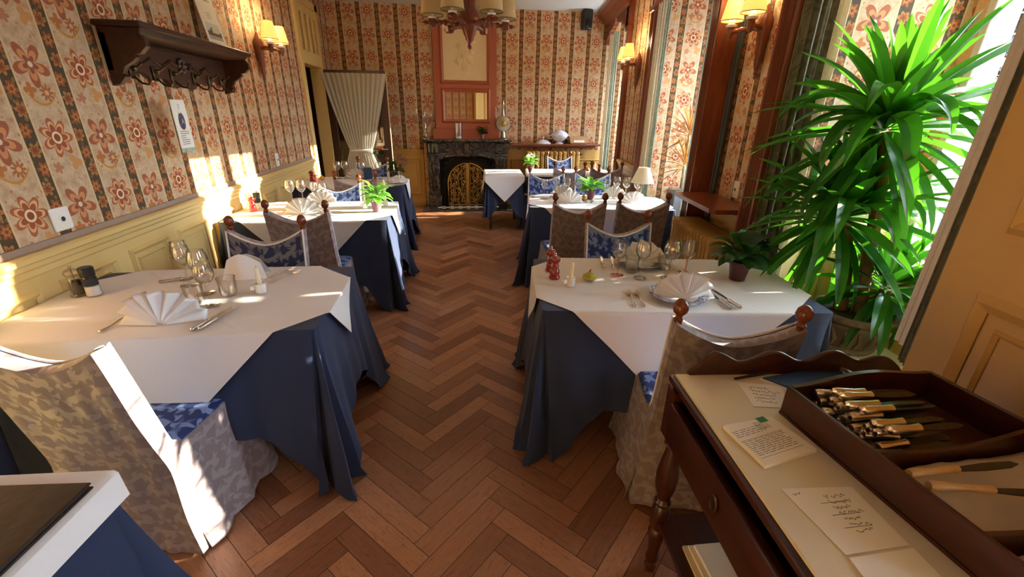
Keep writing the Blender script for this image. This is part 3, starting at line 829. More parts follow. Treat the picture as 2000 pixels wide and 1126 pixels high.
def pot_plant(label, loc, leaf, pot, R=.16, H=.12, n=30, w=.026, seed=1, pr=.044, ph=.085, group='small potted plants', flowers=None):
    t = thing('potted_plant', label, 'potted plant', loc, 0, group); r = random.Random(seed)
    MB().lathe([(0, 0), (pr*.72, 0), (pr*.98, ph*.86), (pr*1.04, ph*.87), (pr*1.06, ph), (pr*.94, ph), (pr*.9, ph*.88), (0, ph*.88)], 22).build('pot', pot, t)
    MB().lathe([(0, ph*.885), (pr*.89, ph*.885), (0, ph*.9)], 16).build('soil', 'soil', t)
    mb = MB(); st = MB()
    for i in range(n):
        az = r.uniform(0, 2*pi); f = (i+.5)/n; el = 1.35 - 1.25*f + r.uniform(-.15, .15); hh = ph + H*(1-f)*r.uniform(.3, .9); b = Vector((cos(az)*pr*.4, sin(az)*pr*.4, ph*.9))
        p = Vector((cos(az)*R*.28, sin(az)*R*.28, hh+.02)); st.tube([b, (b+p)/2 + Vector((0, 0, .008)), p], .0018, 5)
        leaf_blade(mb, p, az, el*.75, R*r.uniform(.6, .95), w*r.uniform(.8, 1.2), 1.2, 5)
    st.build('stems', leaf, t); mb.build('foliage', leaf, t, norm=False)
    if flowers:
        fl = MB()
        for i in range(24): fl.ball((r.uniform(-.5, .5)*R*1.1, r.uniform(-.5, .5)*R*1.1, ph+H*r.uniform(.9, 1.3)), .008, 6)
        fl.build('flowers', flowers, t)
    return t
def plate(label, loc):
    t = thing('dinner_plate', label, 'plate', loc, 0, 'blue-rimmed plates')
    MB().lathe([(0, .003), (.05, .0), (.075, .003), (.09, .012), (.132, .02), (.133, .0215), (.09, .015), (.075, .007), (0, .006)], 40).build('plate_body', 'blue_plate', t); return t
def L2W(k, x, y):
    (cx, cy), a, b, rz = TABLES[k]; return (cx + x*cos(rz) - y*sin(rz), cy + x*sin(rz) + y*cos(rz), ZC)
def tableware():
    gw = 'wine glasses on the tables'
    big = glass_proto('wine_glass', wineprof(.205, .042, .031, .105)); mid = glass_proto('wine_glass', wineprof(.19, .038, .031, .09))
    pink = glass_proto('wine_glass', wineprof(.185, .037, .034, .095), 'pink_glass'); tum = glass_proto('tumbler', TUMB)
    used = set()
    def put(proto, label, x, y, rz=0, group=gw, z=ZC):
        place(proto, proto.name not in used, label, (x, y, z), rz, group); used.add(proto.name)
    G = [(mid, 'tall wine glass farthest left in the near left glass cluster', -1.335, 2.20), (mid, 'wine glass second from left, behind near left tumblers', -1.27, 2.10),
         (big, 'largest wine glass of the near left table cluster', -1.145, 1.99), (mid, 'wine glass nearest the camera on the left table', -1.052, 1.845),
         (pink, 'wine glass with pink foot, table of two red mills', .838, 2.055), (mid, 'clear wine glass beside the pink-footed one', .945, 2.005),
         (big, 'tall tulip wine glass, red mills table, left of pink-stemmed glass', 1.09, 1.985), (pink, 'wine glass with pink stem beside dark green pot plant', 1.205, 2.03),
         (big, 'wine glass farthest left on the sunlit left table', -1.45, 4.12), (big, 'second wine glass from left on sunlit left table', -1.36, 4.13),
         (mid, 'third wine glass from left on sunlit left table', -1.245, 4.12), (mid, 'rightmost wine glass on sunlit left table', -1.15, 4.04),
         (big, 'wine glass farthest left on the far left table', -1.42, 5.72), (big, 'second wine glass from left on far left table', -1.34, 5.76), (mid, 'wine glass before white napkin on far left table', -1.12, 5.70), (big, 'wine glass beside menu card on far left table', -.92, 5.68),
         (mid, 'wine glass farthest left on the lamp table', .885, 4.26), (big, 'wine glass between far napkins, left end of lamp table', 1.03, 4.38), (mid, 'wine glass right of left far napkin, lamp table', 1.13, 4.33), (mid, 'wine glass left of gourd on lamp table', 1.225, 4.24),
         (mid, 'wine glass right of pot plant on lamp table', 1.53, 4.27), (big, 'tall wine glass behind right far napkin, lamp table', 1.64, 4.30), (big, 'tall wine glass second left of white lamp', 1.725, 4.25), (mid, 'wine glass beside the white table lamp', 1.82, 4.20)]
    for p, l, x, y in G: put(p, l, x, y, rnd.uniform(0, 6))
    for l, x, y in (('tumbler in front of near left wine glass cluster', -1.135, 1.885), ('tumbler behind the nearest left wine glass', -1.035, 1.965), ('tumbler between plate and pink-footed glass', .935, 2.105), ('tumbler right of the far blue-rimmed plate', 1.135, 2.13)): put(tum, l, x, y, 0, 'tumblers')
    fk, kn = fork_proto(), knife_proto()
    gf, gk = 'silver forks', 'silver knives'
    for l, x, y, r in (('outer fork left of the near blue-rimmed plate', .775, 1.655, radians(-12)), ('inner fork left of the near blue-rimmed plate', .815, 1.648, radians(-10)),
                    ('fork right of far plate, behind tulip glass', 1.215, 2.22, pi+.1), ('second fork right of the far plate', 1.185, 2.235, pi+.1), ('fork beside the candle on near left table', -.945, 2.14, radians(-25)), ('second fork beside near left candle', -.915, 2.10, radians(-30)),
                    ('fork left of the near left fan napkin', -1.345, 1.63, radians(-15)), ('fork on the sunlit left table', -1.04, 4.0, radians(-40)), ('fork near left far napkin on lamp table', .80, 4.33, radians(20)), ('fork on lamp table before gourd', 1.24, 4.02, radians(-25))): put(fk, l, x, y, r, gf)
    for l, x, y, r in (('outer knife right of the near blue-rimmed plate', 1.235, 1.585, radians(2)), ('inner knife right of the near blue-rimmed plate', 1.19, 1.585, radians(0)), ('outer knife left of far plate', .80, 2.165, radians(-14)), ('inner knife left of far plate', .85, 2.14, radians(-16)),
                    ('left knife of the pair on near left table', -1.01, 1.60, radians(-14)), ('right knife of the pair on near left table', -.985, 1.605, radians(-13)), ('knife behind near left glass cluster', -1.43, 2.14, radians(-60)), ('knife on the lamp table before gourd', 1.29, 3.99, radians(-25))): put(kn, l, x, y, r, gk)
    fn = fan(); gn = 'pleated white fan napkins'; usedf = [0]
    def putfan(l, x, y, rz, sc=1, z=ZC):
        if not usedf[0]: usedf[0] = 1; o = fn; o.location = (x, y, z); o.rotation_euler = (0, 0, rz); o['label'] = l; o['group'] = gn
        else: o = dup(fn, l, (x, y, z), rz, gn)
        o.scale = (sc,)*3
    plate('blue-rimmed plate nearest, under fan napkin, red mills table', (1.02, 1.745, ZC)); plate('blue-rimmed plate farther, at blue chair side, red mills table', (1.03, 2.225, ZC))
    putfan('white fan napkin on the near blue-rimmed plate', 1.035, 1.70, radians(-8), .92, ZC+.009); putfan('white fan napkin on far blue-rimmed plate', 1.03, 2.22, radians(170), .92, ZC+.009)
    putfan('open fan napkin on near left table', -1.155, 1.665, radians(4), 1.0); putfan('white fan napkin behind grey chair on sunlit left table', -1.23, 3.66, 0, .95)
    putfan('white napkin before the blue chair on sunlit left table', -1.19, 4.12, pi, .9)
    for l, x, y, r in (('left napkin at far side of the lamp table', 1.085, 4.36, pi), ('left napkin at near side of the lamp table', 1.085, 4.02, -.1), ('right napkin at far side of the lamp table', 1.60, 4.27, pi-.15), ('right napkin at near side of the lamp table', 1.68, 3.93, -.15), ('napkin on far left table before blue chair', -1.20, 5.74, pi)): putfan(l, x, y, r, .85)
    # peaked napkin on the near left table
    mb = MB()
    mb.grid(lambda u, v: ((u-.5)*.20*(1-.25*v), -.05 + .05*v + .03*abs(u-.45)*(1-v), .12*v*(1-.9*abs(u-.4)**1.5)), 10, 8); mb.grid(lambda u, v: ((u-.5)*.20*(1-.25*v), .06 - .058*v, .12*v*(1-.9*abs(u-.6)**1.5)), 10, 8)
    o = mb.build('folded_napkin', 'white_napkin', angle=30, norm=False); o.location = (-1.055, 2.20, ZC); o.rotation_euler = (0, 0, .1); tag(o, 'peaked napkin standing before the navy chair', 'napkin')
    pm = pepper_proto(); gp = 'red pepper mills'
    for l, x, y in (('red pepper mill in front of its twin, right near table', .497, 2.045), ('red mill half hidden behind the front mill', .502, 2.16), ('red pepper mill on sunlit left table beside salt jar', -1.655, 3.80), ('red pepper mill on the far left table beside gourd', -1.665, 5.48), ('red pepper mill on the back radiator table', 2.10, 6.27)): put(pm, l, x, y, rnd.uniform(0, 6), gp)
    ch = candle_holder(); ct = candle_holder(.23); gc = 'white candle holders'
    for p_, l, x, y in ((ch, 'white candle holder on near left table', -.905, 1.985), (ch, 'white candle holder beside red mills', .553, 1.935), (ct, 'tall candle left of leafy plant on sunlit left table', -.775, 3.88), (ct, 'tall candle behind leafy plant on sunlit left table', -.615, 3.98), (ct, 'tall candle on far left table', -.775, 5.46), (ch, 'candle holder on the back radiator table', 2.06, 6.36)): put(p_, l, x, y, .2, gc)
    gourd('gourd_green', 'green striped gourd beside candle, red mills table', (.668, 2.0, ZC), .62, .034); gourd('gourd_yellow', 'yellow gourd before lamp table plant', (1.265, 4.17, ZC), .65, .034)
    gourd('gourd_yellow', 'yellow gourd beside red mill on far left table', (-1.59, 5.62, ZC)); gourd('gourd_orange', 'orange gourd on the back radiator table', (1.97, 6.40, ZC), .85)
    pot_plant('dark green plant in burgundy pot, red mills table', (1.45, 1.945, ZC), 'dark_leaf', 'burgundy_plastic', .15, .08, 40, .034, 3, .052, .10)
    pot_plant('leafy light green plant on the sunlit left table', (-.655, 3.745, ZC), 'light_leaf', 'mauve_plastic', .14, .13, 34, .026, 5, .044, .085)
    pot_plant('green plant beside dried flowers, far left table', (-.70, 5.47, ZC), 'dark_leaf', 'burgundy_plastic', .12, .11, 30, .022, 6, .04, .09)
    pot_plant('green plant in mauve pot on the lamp table', (1.345, 4.20, ZC), 'light_leaf', 'mauve_plastic', .14, .08, 34, .03, 8, .046, .09)
    pot_plant('white flowering plant on the back radiator table', (1.115, 6.42, ZC), 'light_leaf', 'mauve_plastic', .12, .12, 34, .022, 9, .045, .09, flowers='porcelain')
    pot_plant('small green plant on the marble mantelpiece', (.49, 7.60, 1.135), 'dark_leaf', 'mauve_plastic', .10, .08, 30, .02, 11, .034, .07)
    # clear acrylic mill, salt jars
    t = thing('acrylic_pepper_mill', 'clear acrylic pepper mill beside the wainscot', 'pepper mill', (-1.685, 2.02, ZC))
    MB().lathe([(0, 0), (.031, 0), (.031, .006), (.024, .014), (.026, .05), (.023, .085), (.018, .09), (0, .09)], 20).build('body', 'clear_glass', t)
    MB().lathe([(0, .006), (.019, .006), (.020, .07), (0, .075)], 14).build('peppercorns', 'soil', t)
    MB().lathe([(.004, .09), (.024, .094), (.030, .105), (.026, .118), (.012, .126), (0, .127)], 20).build('head', 'clear_glass', t)
    MB().lathe([(.003, .02), (.003, .128), (.007, .131), (.006, .138), (0, .139)], 8).build('spindle', 'silver', t)
    def salt(label, loc, cap):
        t = thing('salt_grinder', label, 'salt jar', loc)
        MB().lathe([(.0, 0), (.029, 0), (.030, .004), (.024, .09), (.0, .092)], 20).build('jar', 'clear_glass', t)
        MB().lathe([(0, .003), (.0275, .003), (.026, .045), (0, .046)], 18).build('salt', 'porcelain', t)
        MB().lathe([(0, .090), (.026, .090), (.027, .094), (.028, .128), (.024, .132), (0, .132)], 20).build('cap', cap, t)
        MB().shell([(.0277, .05), (.0262, .082)], 20).build('label_band', 'ink', t)
        return t
    salt('black-capped salt jar beside the acrylic mill', (-1.625, 2.02, ZC), 'black_plastic'); salt('grey-capped salt jar behind the red mill, sunlit left table', (-1.665, 3.93, ZC), 'pipe_dark')
    # table lamp
    t = thing('table_lamp', 'white shaded table lamp at window end of table', 'table lamp', (1.845, 4.15, ZC))
    MB().lathe([(0, 0), (.055, 0), (.055, .01), (.02, .022), (.012, .05), (.016, .08), (.010, .12), (.012, .19), (.008, .21), (0, .21)], 20).build('base', 'crystal', t)
    MB().shell([(.112, .17), (.052, .315), (.050, .315), (.110, .17)], 28).build('lamp_shade', 'white_shade', t)
    MB().tube([(0, 0, .21), (0, 0, .30)], .004, 6).build('stem', 'silver', t)
    # far left table: dried flowers in a glass, menu card, white napkin on a plate
    t = thing('dried_flowers', 'pinkish dried flowers in glass vase, far left table', 'dried flowers', (-.66, 5.66, ZC)); r = random.Random(4)
    MB().shell([(.0, 0), (.03, .0), (.032, .10), (.045, .13), (.043, .13), (.030, .10), (.0, .006)], 16).build('vase', 'clear_glass', t)
    mb = MB()
    for i in range(220):
        a, e, d = r.uniform(0, 6.3), r.uniform(-.6, 1.5), r.uniform(.04, .10)
        leaf_blade(mb, (d*cos(a)*cos(e), d*sin(a)*cos(e), .20 + d*sin(e)), r.uniform(0, 6), r.uniform(-.5, 1), .022, .010, .5, 2)
    mb.build('flower_heads', 'dried_petal', t, norm=False); s_ = MB()
    for i in range(6): s_.tube([(0, 0, .02), (.01*cos(i), .01*sin(i), .18)], .002, 5)
    s_.build('stems', 'bark', t)
    o = MB().rbox((-.05, -.004, 0), (.05, .004, .14), .001, RZ(.3) @ RX(-.25)).build('menu_card', 'navy_card'); o.location = (-1.05, 5.66, ZC); tag(o, 'dark blue card standing on far left table', 'card')
    o = MB().lathe([(0, .002), (.05, 0), (.10, .014), (.101, .016), (.05, .005), (0, .004)], 28).build('side_plate', 'porcelain'); o.location = (-.645, 5.33, ZC); tag(o, 'white plate at right edge of far left table', 'plate')
    putfan('white napkin on plate at edge of far left table', -.645, 5.33, .3, .62, ZC+.006)
    # leather menu on the corner table
    t = thing('leather_menu', 'brown tooled leather menu at bottom left', 'menu', (-1.075, .615, ZC), radians(-4))
    MB().rbox((-.24, -.17, 0), (.24, .24, .006), .002).build('back_board', 'leather', t); MB().rbox((-.236, -.168, .006), (.236, .236, .012), .001).build('pages', 'ink', t); MB().rbox((-.24, -.17, .012), (.24, .24, .018), .003).build('cover', 'leather', t)
tableware()
# ------------------------------------------------------------------ fireplace wall
def fireplace():
    cx = .235; t = thing('fireplace', 'black veined marble fireplace with pierced brass doors', 'fireplace', (cx, YB, 0)); yf = -.16
    mb = MB()
    mb.rbox((-.74, -.26, 1.095), (.74, 0, 1.125), .006); mb.prism([(0, 1.095), (-.23, 1.095), (-.20, 1.07), (0, 1.07)], -.71, .71, 'x')
    mb.build('mantel_shelf', 'black_marble', t)
    for s in (-1, 1):
        mb = MB(); x0, x1 = sorted((s*.66, s*.47))
        mb.rbox((x0-.015, -.21, 0), (x1+.015, 0, .22), .008); mb.rbox((x0, -.17, .22), (x1, 0, .86), .004); mb.rbox((x0-.012, -.20, .86), (x1+.012, 0, .90), .008); mb.rbox((x0-.005, -.19, .90), (x1+.005, 0, 1.07), .01)
        for k in range(3): mb.tube([(x0+.035+k*.06, -.172, .26), (x0+.035+k*.06, -.172, .82)], .019, 10)
        for k in range(3): mb.tube([(x0+.035+k*.06, -.192, .92), (x0+.035+k*.06, -.192, 1.05)], .014, 8)
        mb.build('pilaster', 'black_marble', t)
    mb = MB(); mb.box((-.47, -.12, .90), (.47, 0, 1.07))
    arch = [(-.47, .90)] + [(-.47 + .94*i/20, .80 + .075*sin(pi*i/20)) for i in range(21)] + [(.47, .90)]
    mb.prism([(p[0], p[1]) for p in arch], -.14, -.10, 'y')
    for s in (-1, 1):
        mb.tube([(s*.44, -.145, .93), (s*.25, -.15, .97), (s*.12, -.15, 1.03)], [.012, .02, .012], 8)
        mb.ball((s*.32, -.135, 1.0), .03, 10)
    mb.rbox((-.06, -.17, .90), (.06, 0, 1.07), .01); mb.build('frieze', 'black_marble', t)
    # iron surround with an arched opening
    R = .36; mb = MB(); zc = .40
    out = [(-.47, .02), (-.47, .82), (.47, .82), (.47, .02)]
    a = [(R*cos(pi*i/24), zc + R*sin(pi*i/24)) for i in range(25)]
    n = len(a); vs = [(p[0], -.06, p[1]) for p in a]; o2 = [(max(-.47, min(.47, p[0]*1.6)), -.06, min(.84, zc + (p[1]-zc)*1.6 + .05)) for p in a]
    mb.add(vs + o2, [(i, i+1, n+i+1, n+i) for i in range(n-1)])
    for s in (-1, 1): mb.box((min(s*.36, s*.47), -.07, .0), (max(s*.36, s*.47), -.055, .45))
    mb.box((-.47, -.055, .0), (.47, -.05, .84))
    mb.tube([(R*1.01*cos(pi*i/24), -.07, zc + R*1.01*sin(pi*i/24)) for i in range(25)], .016, 8)
    mb.tube([(R*1.16*cos(pi*i/24), -.066, zc + R*1.16*sin(pi*i/24)) for i in range(25)], .010, 8)
    for s in (-1, 1): mb.tube([(s*.37, -.07, .03), (s*.37, -.07, .41)], .014, 8); mb.ball((s*.38, -.07, .74), .045, 10, None, .7); mb.tube([(s*.45, -.065, .82), (s*.30, -.065, .81), (s*.43, -.065, .62)], .012, 6)
    mb.tube([(-.46, -.07, .825), (.46, -.07, .825)], .010, 6); mb.build('iron_surround', 'black_iron', t)
    # two pierced brass doors made of scrolls inside a frame
    r = random.Random(3)
    for s in (-1, 1):
        fr = MB(); w = .335
        edge = [(s*.012, .03)] + [(s*w, .03)] + [(s*w*cos(q), zc + w*sin(q)) for q in [pi/2*i/14 for i in range(14)]] + [(s*.012, zc + w)]
        fr.tube([(p[0], -.085, p[1]) for p in edge + [edge[0]]], .014, 6)
        d = fr.build('door', 'brass', t)
        sc = MB()
        def inside(x, z): return .03 < x < w-.03 and .06 < z and (z < zc or hypot(x, z-zc) < w-.03)
        for gx in range(5):
            for gz in range(11):
                x = .035 + gx*.062; z = .075 + gz*.062 + (gx % 2)*.03
                if not inside(x, z): continue
                q0 = r.uniform(0, 6.3); sg = 1 if (gx+gz) % 2 else -1
                sc.tube([(s*(x + (.036-.0035*i)*cos(q0+sg*i*.75)), -.086, z + (.036-.0035*i)*sin(q0+sg*i*.75)) for i in range(9)], [.0125-.0007*i for i in range(9)], 5)
                sc.tube([(s*x, -.086, z-.045), (s*(x+.01), -.086, z), (s*x, -.086, z+.045)], [.004, .014, .004], 5)
        sc.build('pierced_scrolls', 'brass', d)
    h = MB(); h.rbox((-.76, -.52, .0), (.76, 0, .022), .004); h.build('hearth_slab', 'black_marble', t)
    m1 = MB()
    for i in range(15):
        for j in range(3):
            if (i + j) % 2 == 0: continue
            m1.box((-.525 + i*.07, -.36+j*.065, .022), (-.525+i*.07+.066, -.36+j*.065+.061, .0245))
    m1.build('hearth_tiles', 'white_paint', t)
    # overmantel
    o = thing('overmantel', 'terracotta painted chimney panel with mouldings above mantelpiece', 'chimney panel', (cx, YB, 0))
    mb = MB(); mb.box((-.50, -.06, 1.125), (.50, 0, CH)); mb.prism([(0, 1.125), (-.10, 1.125), (-.08, 1.24), (-.062, 1.28), (0, 1.28)], -.54, .54, 'x')
    FM = T(0, -.06) @ Matrix(((1, 0, 0, 0), (0, -1, 0, 0), (0, 0, 1, 0), (0, 0, 0, 1)))
    frame_ring(mb, -.40, .40, 1.95, 2.96, .06, 0, .035, FM); frame_ring(mb, -.40, .40, 1.37, 1.90, .065, 0, .035, FM)
    mb.build('panel', 'terracotta', o, angle=25)
    def relief(u, v):
        x = -.34 + .68*u; z = 2.01 + .89*v; q = 0
        for bx, bz, s, k in ((-.02, .36, .13, 1), (.06, .30, .07, .8), (-.10, .27, .06, .9), (.10, .42, .06, .8), (-.08, .47, .07, .7), (.02, .20, .09, .6), (.13, .55, .05, .7)):
            q += k*exp(-(((u-.5)*.68-bx)**2 + (v*.89-bz)**2)/(s*s*.35))
        tex = abs(nz(x*13, z*13, 2)) + .6*abs(nz(x*28, z*28, 5))
        return (x, -.063 - .045*min(1, q)*(.3 + 1.3*tex), z)
    MB().grid(relief, 70, 90).build('relief_plaque', 'plaster', o)
    m = MB().box((-.34, -.066, 1.43), (.34, -.062, 1.84)).build('mirror', 'mirror', o, smooth=False); m['label'] = 'small rectangular mirror'
fireplace()

def mantel_things():
    z = 1.126; y = 7.60
    t = thing('candelabra', 'crystal candelabra with hanging drops at left mantel end', 'candelabra', (-.44, y, z))
    MB().lathe([(0, 0), (.075, 0), (.075, .015), (.03, .035), (.018, .09), (.03, .13), (.016, .19), (.014, .26), (.03, .28), (.012, .30), (.016, .42), (.0, .46)], 16).build('stem', 'crystal', t)
    arms = MB(); cups = MB(); dr = MB(); can = MB()
    for k, (dx, dy, h) in enumerate(((-.12, 0, .34), (.11, 0, .32), (0, -.11, .30))):
        arms.tube([(0, 0, .20), (dx*.5, dy*.5, .18), (dx*.95, dy*.95, .24), (dx, dy, h)], .007, 6)
        cups.lathe([(.0, 0), (.035, .004), (.04, .015), (.015, .02), (.018, .05), (.0, .05)], 14, T(dx, dy, h))
        for i in range(8): q = i*pi/4; dr.lathe([(0, -.075), (.006, -.065), (.004, -.01), (0, 0)], 6, T(dx+.036*cos(q), dy+.036*sin(q), h+.005))
        can.lathe([(0, .045), (.010, .045), (.010, .11 if k == 0 else .055), (0, .115 if k == 0 else .06)], 10, T(dx, dy, h))
    arms.build('arms', 'crystal', t); cups.build('cups', 'crystal', t); dr.build('drops', 'crystal', t); can.build('candles', 'wax', t)
    t = thing('glass_vase', 'tall clear glass vase on the marble mantelpiece', 'vase', (.095, y, z))
    MB().shell([(0, 0), (.058, 0), (.070, .25), (.068, .25), (.055, .012), (0, .012)], 24).build('vase_body', 'clear_glass', t); MB().lathe([(0, .012), (.052, .012), (.053, .05), (0, .055)], 18).build('pebbles', 'porcelain', t)
    t = thing('pewter_ewer', 'round pewter flask ewer at right mantel end', 'ewer', (.835, y, z))
    MB().lathe([(0, 0), (.075, 0), (.075, .012), (.04, .03), (.035, .10), (.02, .14), (0, .145)], 18).build('foot', 'pewter', t)
    MB().lathe([(0, -.05), (.06, -.048), (.115, -.03), (.125, 0), (.115, .03), (.06, .048), (0, .05)], 26, T(0, 0, .25) @ RX(pi/2)).build('body', 'pewter', t)
    MB().lathe([(.038, 0), (.042, .005), (.03, .012), (.012, .016), (0, .02)], 18, T(0, -.045, .25) @ RX(pi/2)).build('boss', 'brass', t)
    MB().lathe([(.03, .36), (.022, .39), (.016, .46), (.02, .50), (.026, .52), (.02, .53), (.0, .53)], 16).build('neck', 'pewter', t)
    MB().lathe([(0, .53), (.018, .53), (.02, .545), (.012, .56), (.018, .60), (0, .605)], 14).build('stopper', 'gilt', t)
    MB().tube([(-.10, 0, .30), (-.125, 0, .37), (-.118, 0, .45), (-.128, 0, .50)], [.012, .009, .007, .008], 8).build('spout', 'pewter', t)
mantel_things()

def radiator(name, label, M, L, n, h, d=.20, grp='old column radiators'):
    t = thing(name, label, 'radiator', group=grp); t.matrix_world = M; p = L/n
    for i in range(n):
        mb = MB(); x = (i+.5)*p; w = p*.40
        mb.rbox((x-w, 0, h-.07), (x+w, d, h), .018, seg=2); mb.rbox((x-w, 0, .06), (x+w, d, .13), .018, seg=2)
        for c in range(3): mb.rbox((x-w, d*c/3+.006, .1), (x+w, d*(c+1)/3-.006, h-.04), .016, seg=2)
        if i in (0, n-1): mb.box((x-w*.6, .03, 0), (x+w*.6, d-.03, .08))
        mb.build('section', 'radiator_enamel', t)
    MB().tube([(0, d/2, h-.035), (L, d/2, h-.035)], .022, 10).tube([(0, d/2, .095), (L, d/2, .095)], .022, 10).build('headers', 'radiator_enamel', t)
    v = MB().lathe([(0, 0), (.03, 0), (.034, .02), (.02, .05), (0, .052)], 14, T(L+.0, d/2, h-.035) @ RY(pi/2)).build('valve', 'radiator_enamel' if 'pier' in label or 'shelf' in label else 'black_plastic', t)
def right_wall_things():
    radiator('radiator', 'cream radiator against the back wall behind the blue chair', T(1.22, 7.42, 0), .92, 12, .95, .18)
    M = RW @ Matrix(((0, -1, 0, .10), (-1, 0, 0, 3.37), (0, 0, 1, 0), (0, 0, 0, 1)))
    # the pier radiator: along the wall, standing out into the room
    M = RW @ T(-.11, 2.60, 0) @ RZ(pi/2) @ Matrix(((1, 0, 0, 0), (0, -1, 0, 0), (0, 0, 1, 0), (0, 0, 0, 1)))
    M = RW @ T(.09, 3.37, 0) @ RZ(-pi/2) @ T(0, -.0, 0) @ Matrix(((1, 0, 0, 0), (0, 1, 0, -.22), (0, 0, 1, 0), (0, 0, 0, 1)))
    radiator('radiator', 'ochre radiator under the wooden wall shelf', M, .76, 13, .77, .24)
    t = thing('wall_shelf', 'wooden shelf between fluted posts over the ochre radiator', 'shelf'); t.matrix_world = RW
    MB().prism([(-.13, 2.70), (-.10, 2.66), (.185, 2.66), (.185, 3.395), (-.115, 3.395), (-.13, 3.37)], .935, .965, 'z').build('shelf_board', 'red_wood_flat', t, smooth=False)
    MB().box((.10, 2.70, .90), (.185, 3.36, .936)).build('shelf_batten', 'red_wood_flat', t, smooth=False)
    t = thing('wall_shelf', 'long wooden shelf on the back wall holding the tureen', 'shelf', (0, YB, 0))
    MB().rbox((.96, -.26, 1.035), (2.50, 0, 1.065), .006).build('shelf_board', 'red_wood_flat', t); MB().box((.98, -.03, .985), (2.48, -.004, 1.036)).build('shelf_batten', 'red_wood_flat', t)
    zs = 1.066; y = 7.60
    t = thing('tureen_lid', 'blue and white dish lid on the back shelf', 'lid', (1.52, y, zs))
    MB().lathe([(.135, 0), (.135, .012), (.10, .04), (.05, .06), (.012, .066), (0, .066)], 28).build('lid', 'blue_white', t); MB().lathe([(.008, .064), (.010, .08), (.02, .095), (.012, .112), (0, .115)], 12).build('knob', 'blue_white', t)
    t = thing('soup_tureen', 'blue and white lidded soup tureen on the back shelf', 'tureen', (1.80, y, zs))
    MB().lathe([(0, 0), (.07, 0), (.065, .015), (.04, .03), (.09, .06), (.135, .11), (.142, .14), (0, .14)], 28).build('bowl', 'blue_white', t)
    l = MB().lathe([(.148, .14), (.145, .152), (.10, .19), (.04, .212), (0, .214)], 28).build('lid', 'blue_white', t); MB().lathe([(.01, .21), (.012, .225), (.022, .238), (.008, .255), (0, .258)], 12).build('knob', 'blue_white', l)
    for s in (-1, 1): MB().tube([(s*.135, 0, .13), (s*.175, 0, .13), (s*.185, 0, .10), (s*.165, 0, .075), (s*.125, 0, .085)], .009, 8).build('handle', 'blue_white', t)
    t = thing('wicker_tray', 'small woven tan basket at right end of back shelf', 'basket', (2.12, y, zs))
    mb = MB(); mb.prism([(-.14, 0), (.14, 0), (.17, .12), (-.17, .12)], -.10, -.09, 'y'); mb.prism([(-.14, 0), (.14, 0), (.17, .12), (-.17, .12)], .09, .10, 'y'); mb.box((-.14, -.1, 0), (.14, .1, .012))
    mb.add([(-.14, -.1, 0), (-.14, .1, 0), (-.17, .1, .12), (-.17, -.1, .12)], [(0, 1, 2, 3)]); mb.add([(.14, -.1, 0), (.14, .1, 0), (.17, .1, .12), (.17, -.1, .12)], [(0, 1, 2, 3)])
    mb.build('basket_body', 'wicker', t); MB().box((-.09, -.105, .03), (.09, -.1, .065)).build('label_plate', 'paper', t)
    # heating pipes
    for k, (n_, s_) in enumerate(((.15, 3.36), (.15, 3.315))):
        o = MB().tube([rw(n_, s_, .0), rw(n_, s_, CH)], .014, 8).build('heating_pipe', 'pipe_dark'); tag(o, ('dark pipe nearer the fluted post, above the wall shelf', 'dark pipe nearer the wallpaper, above the wall shelf')[k], 'pipe', 'vertical heating pipes')
    # loudspeaker on the back wall
    t = thing('loudspeaker', 'black loudspeaker high in the back wall corner', 'loudspeaker', (2.12, 7.55, 2.76)); MB().rbox((-.075, -.08, 0), (.075, .08, .26), .012).build('cabinet', 'black_plastic', t)
    MB().lathe([(0, 0), (.05, 0), (.045, .01), (0, .004)], 18, T(0, -.08, .09) @ RX(pi/2)).build('cone', 'black_iron', t); MB().box((-.02, .08, .10), (.02, .20, .16)).build('bracket', 'black_iron', t); MB().ball((0, -.08, .035), .006).build('badge', 'white_plastic', t)
plain('wicker', 'b58a62', .8, 0, .3, 90, .5)
right_wall_things()

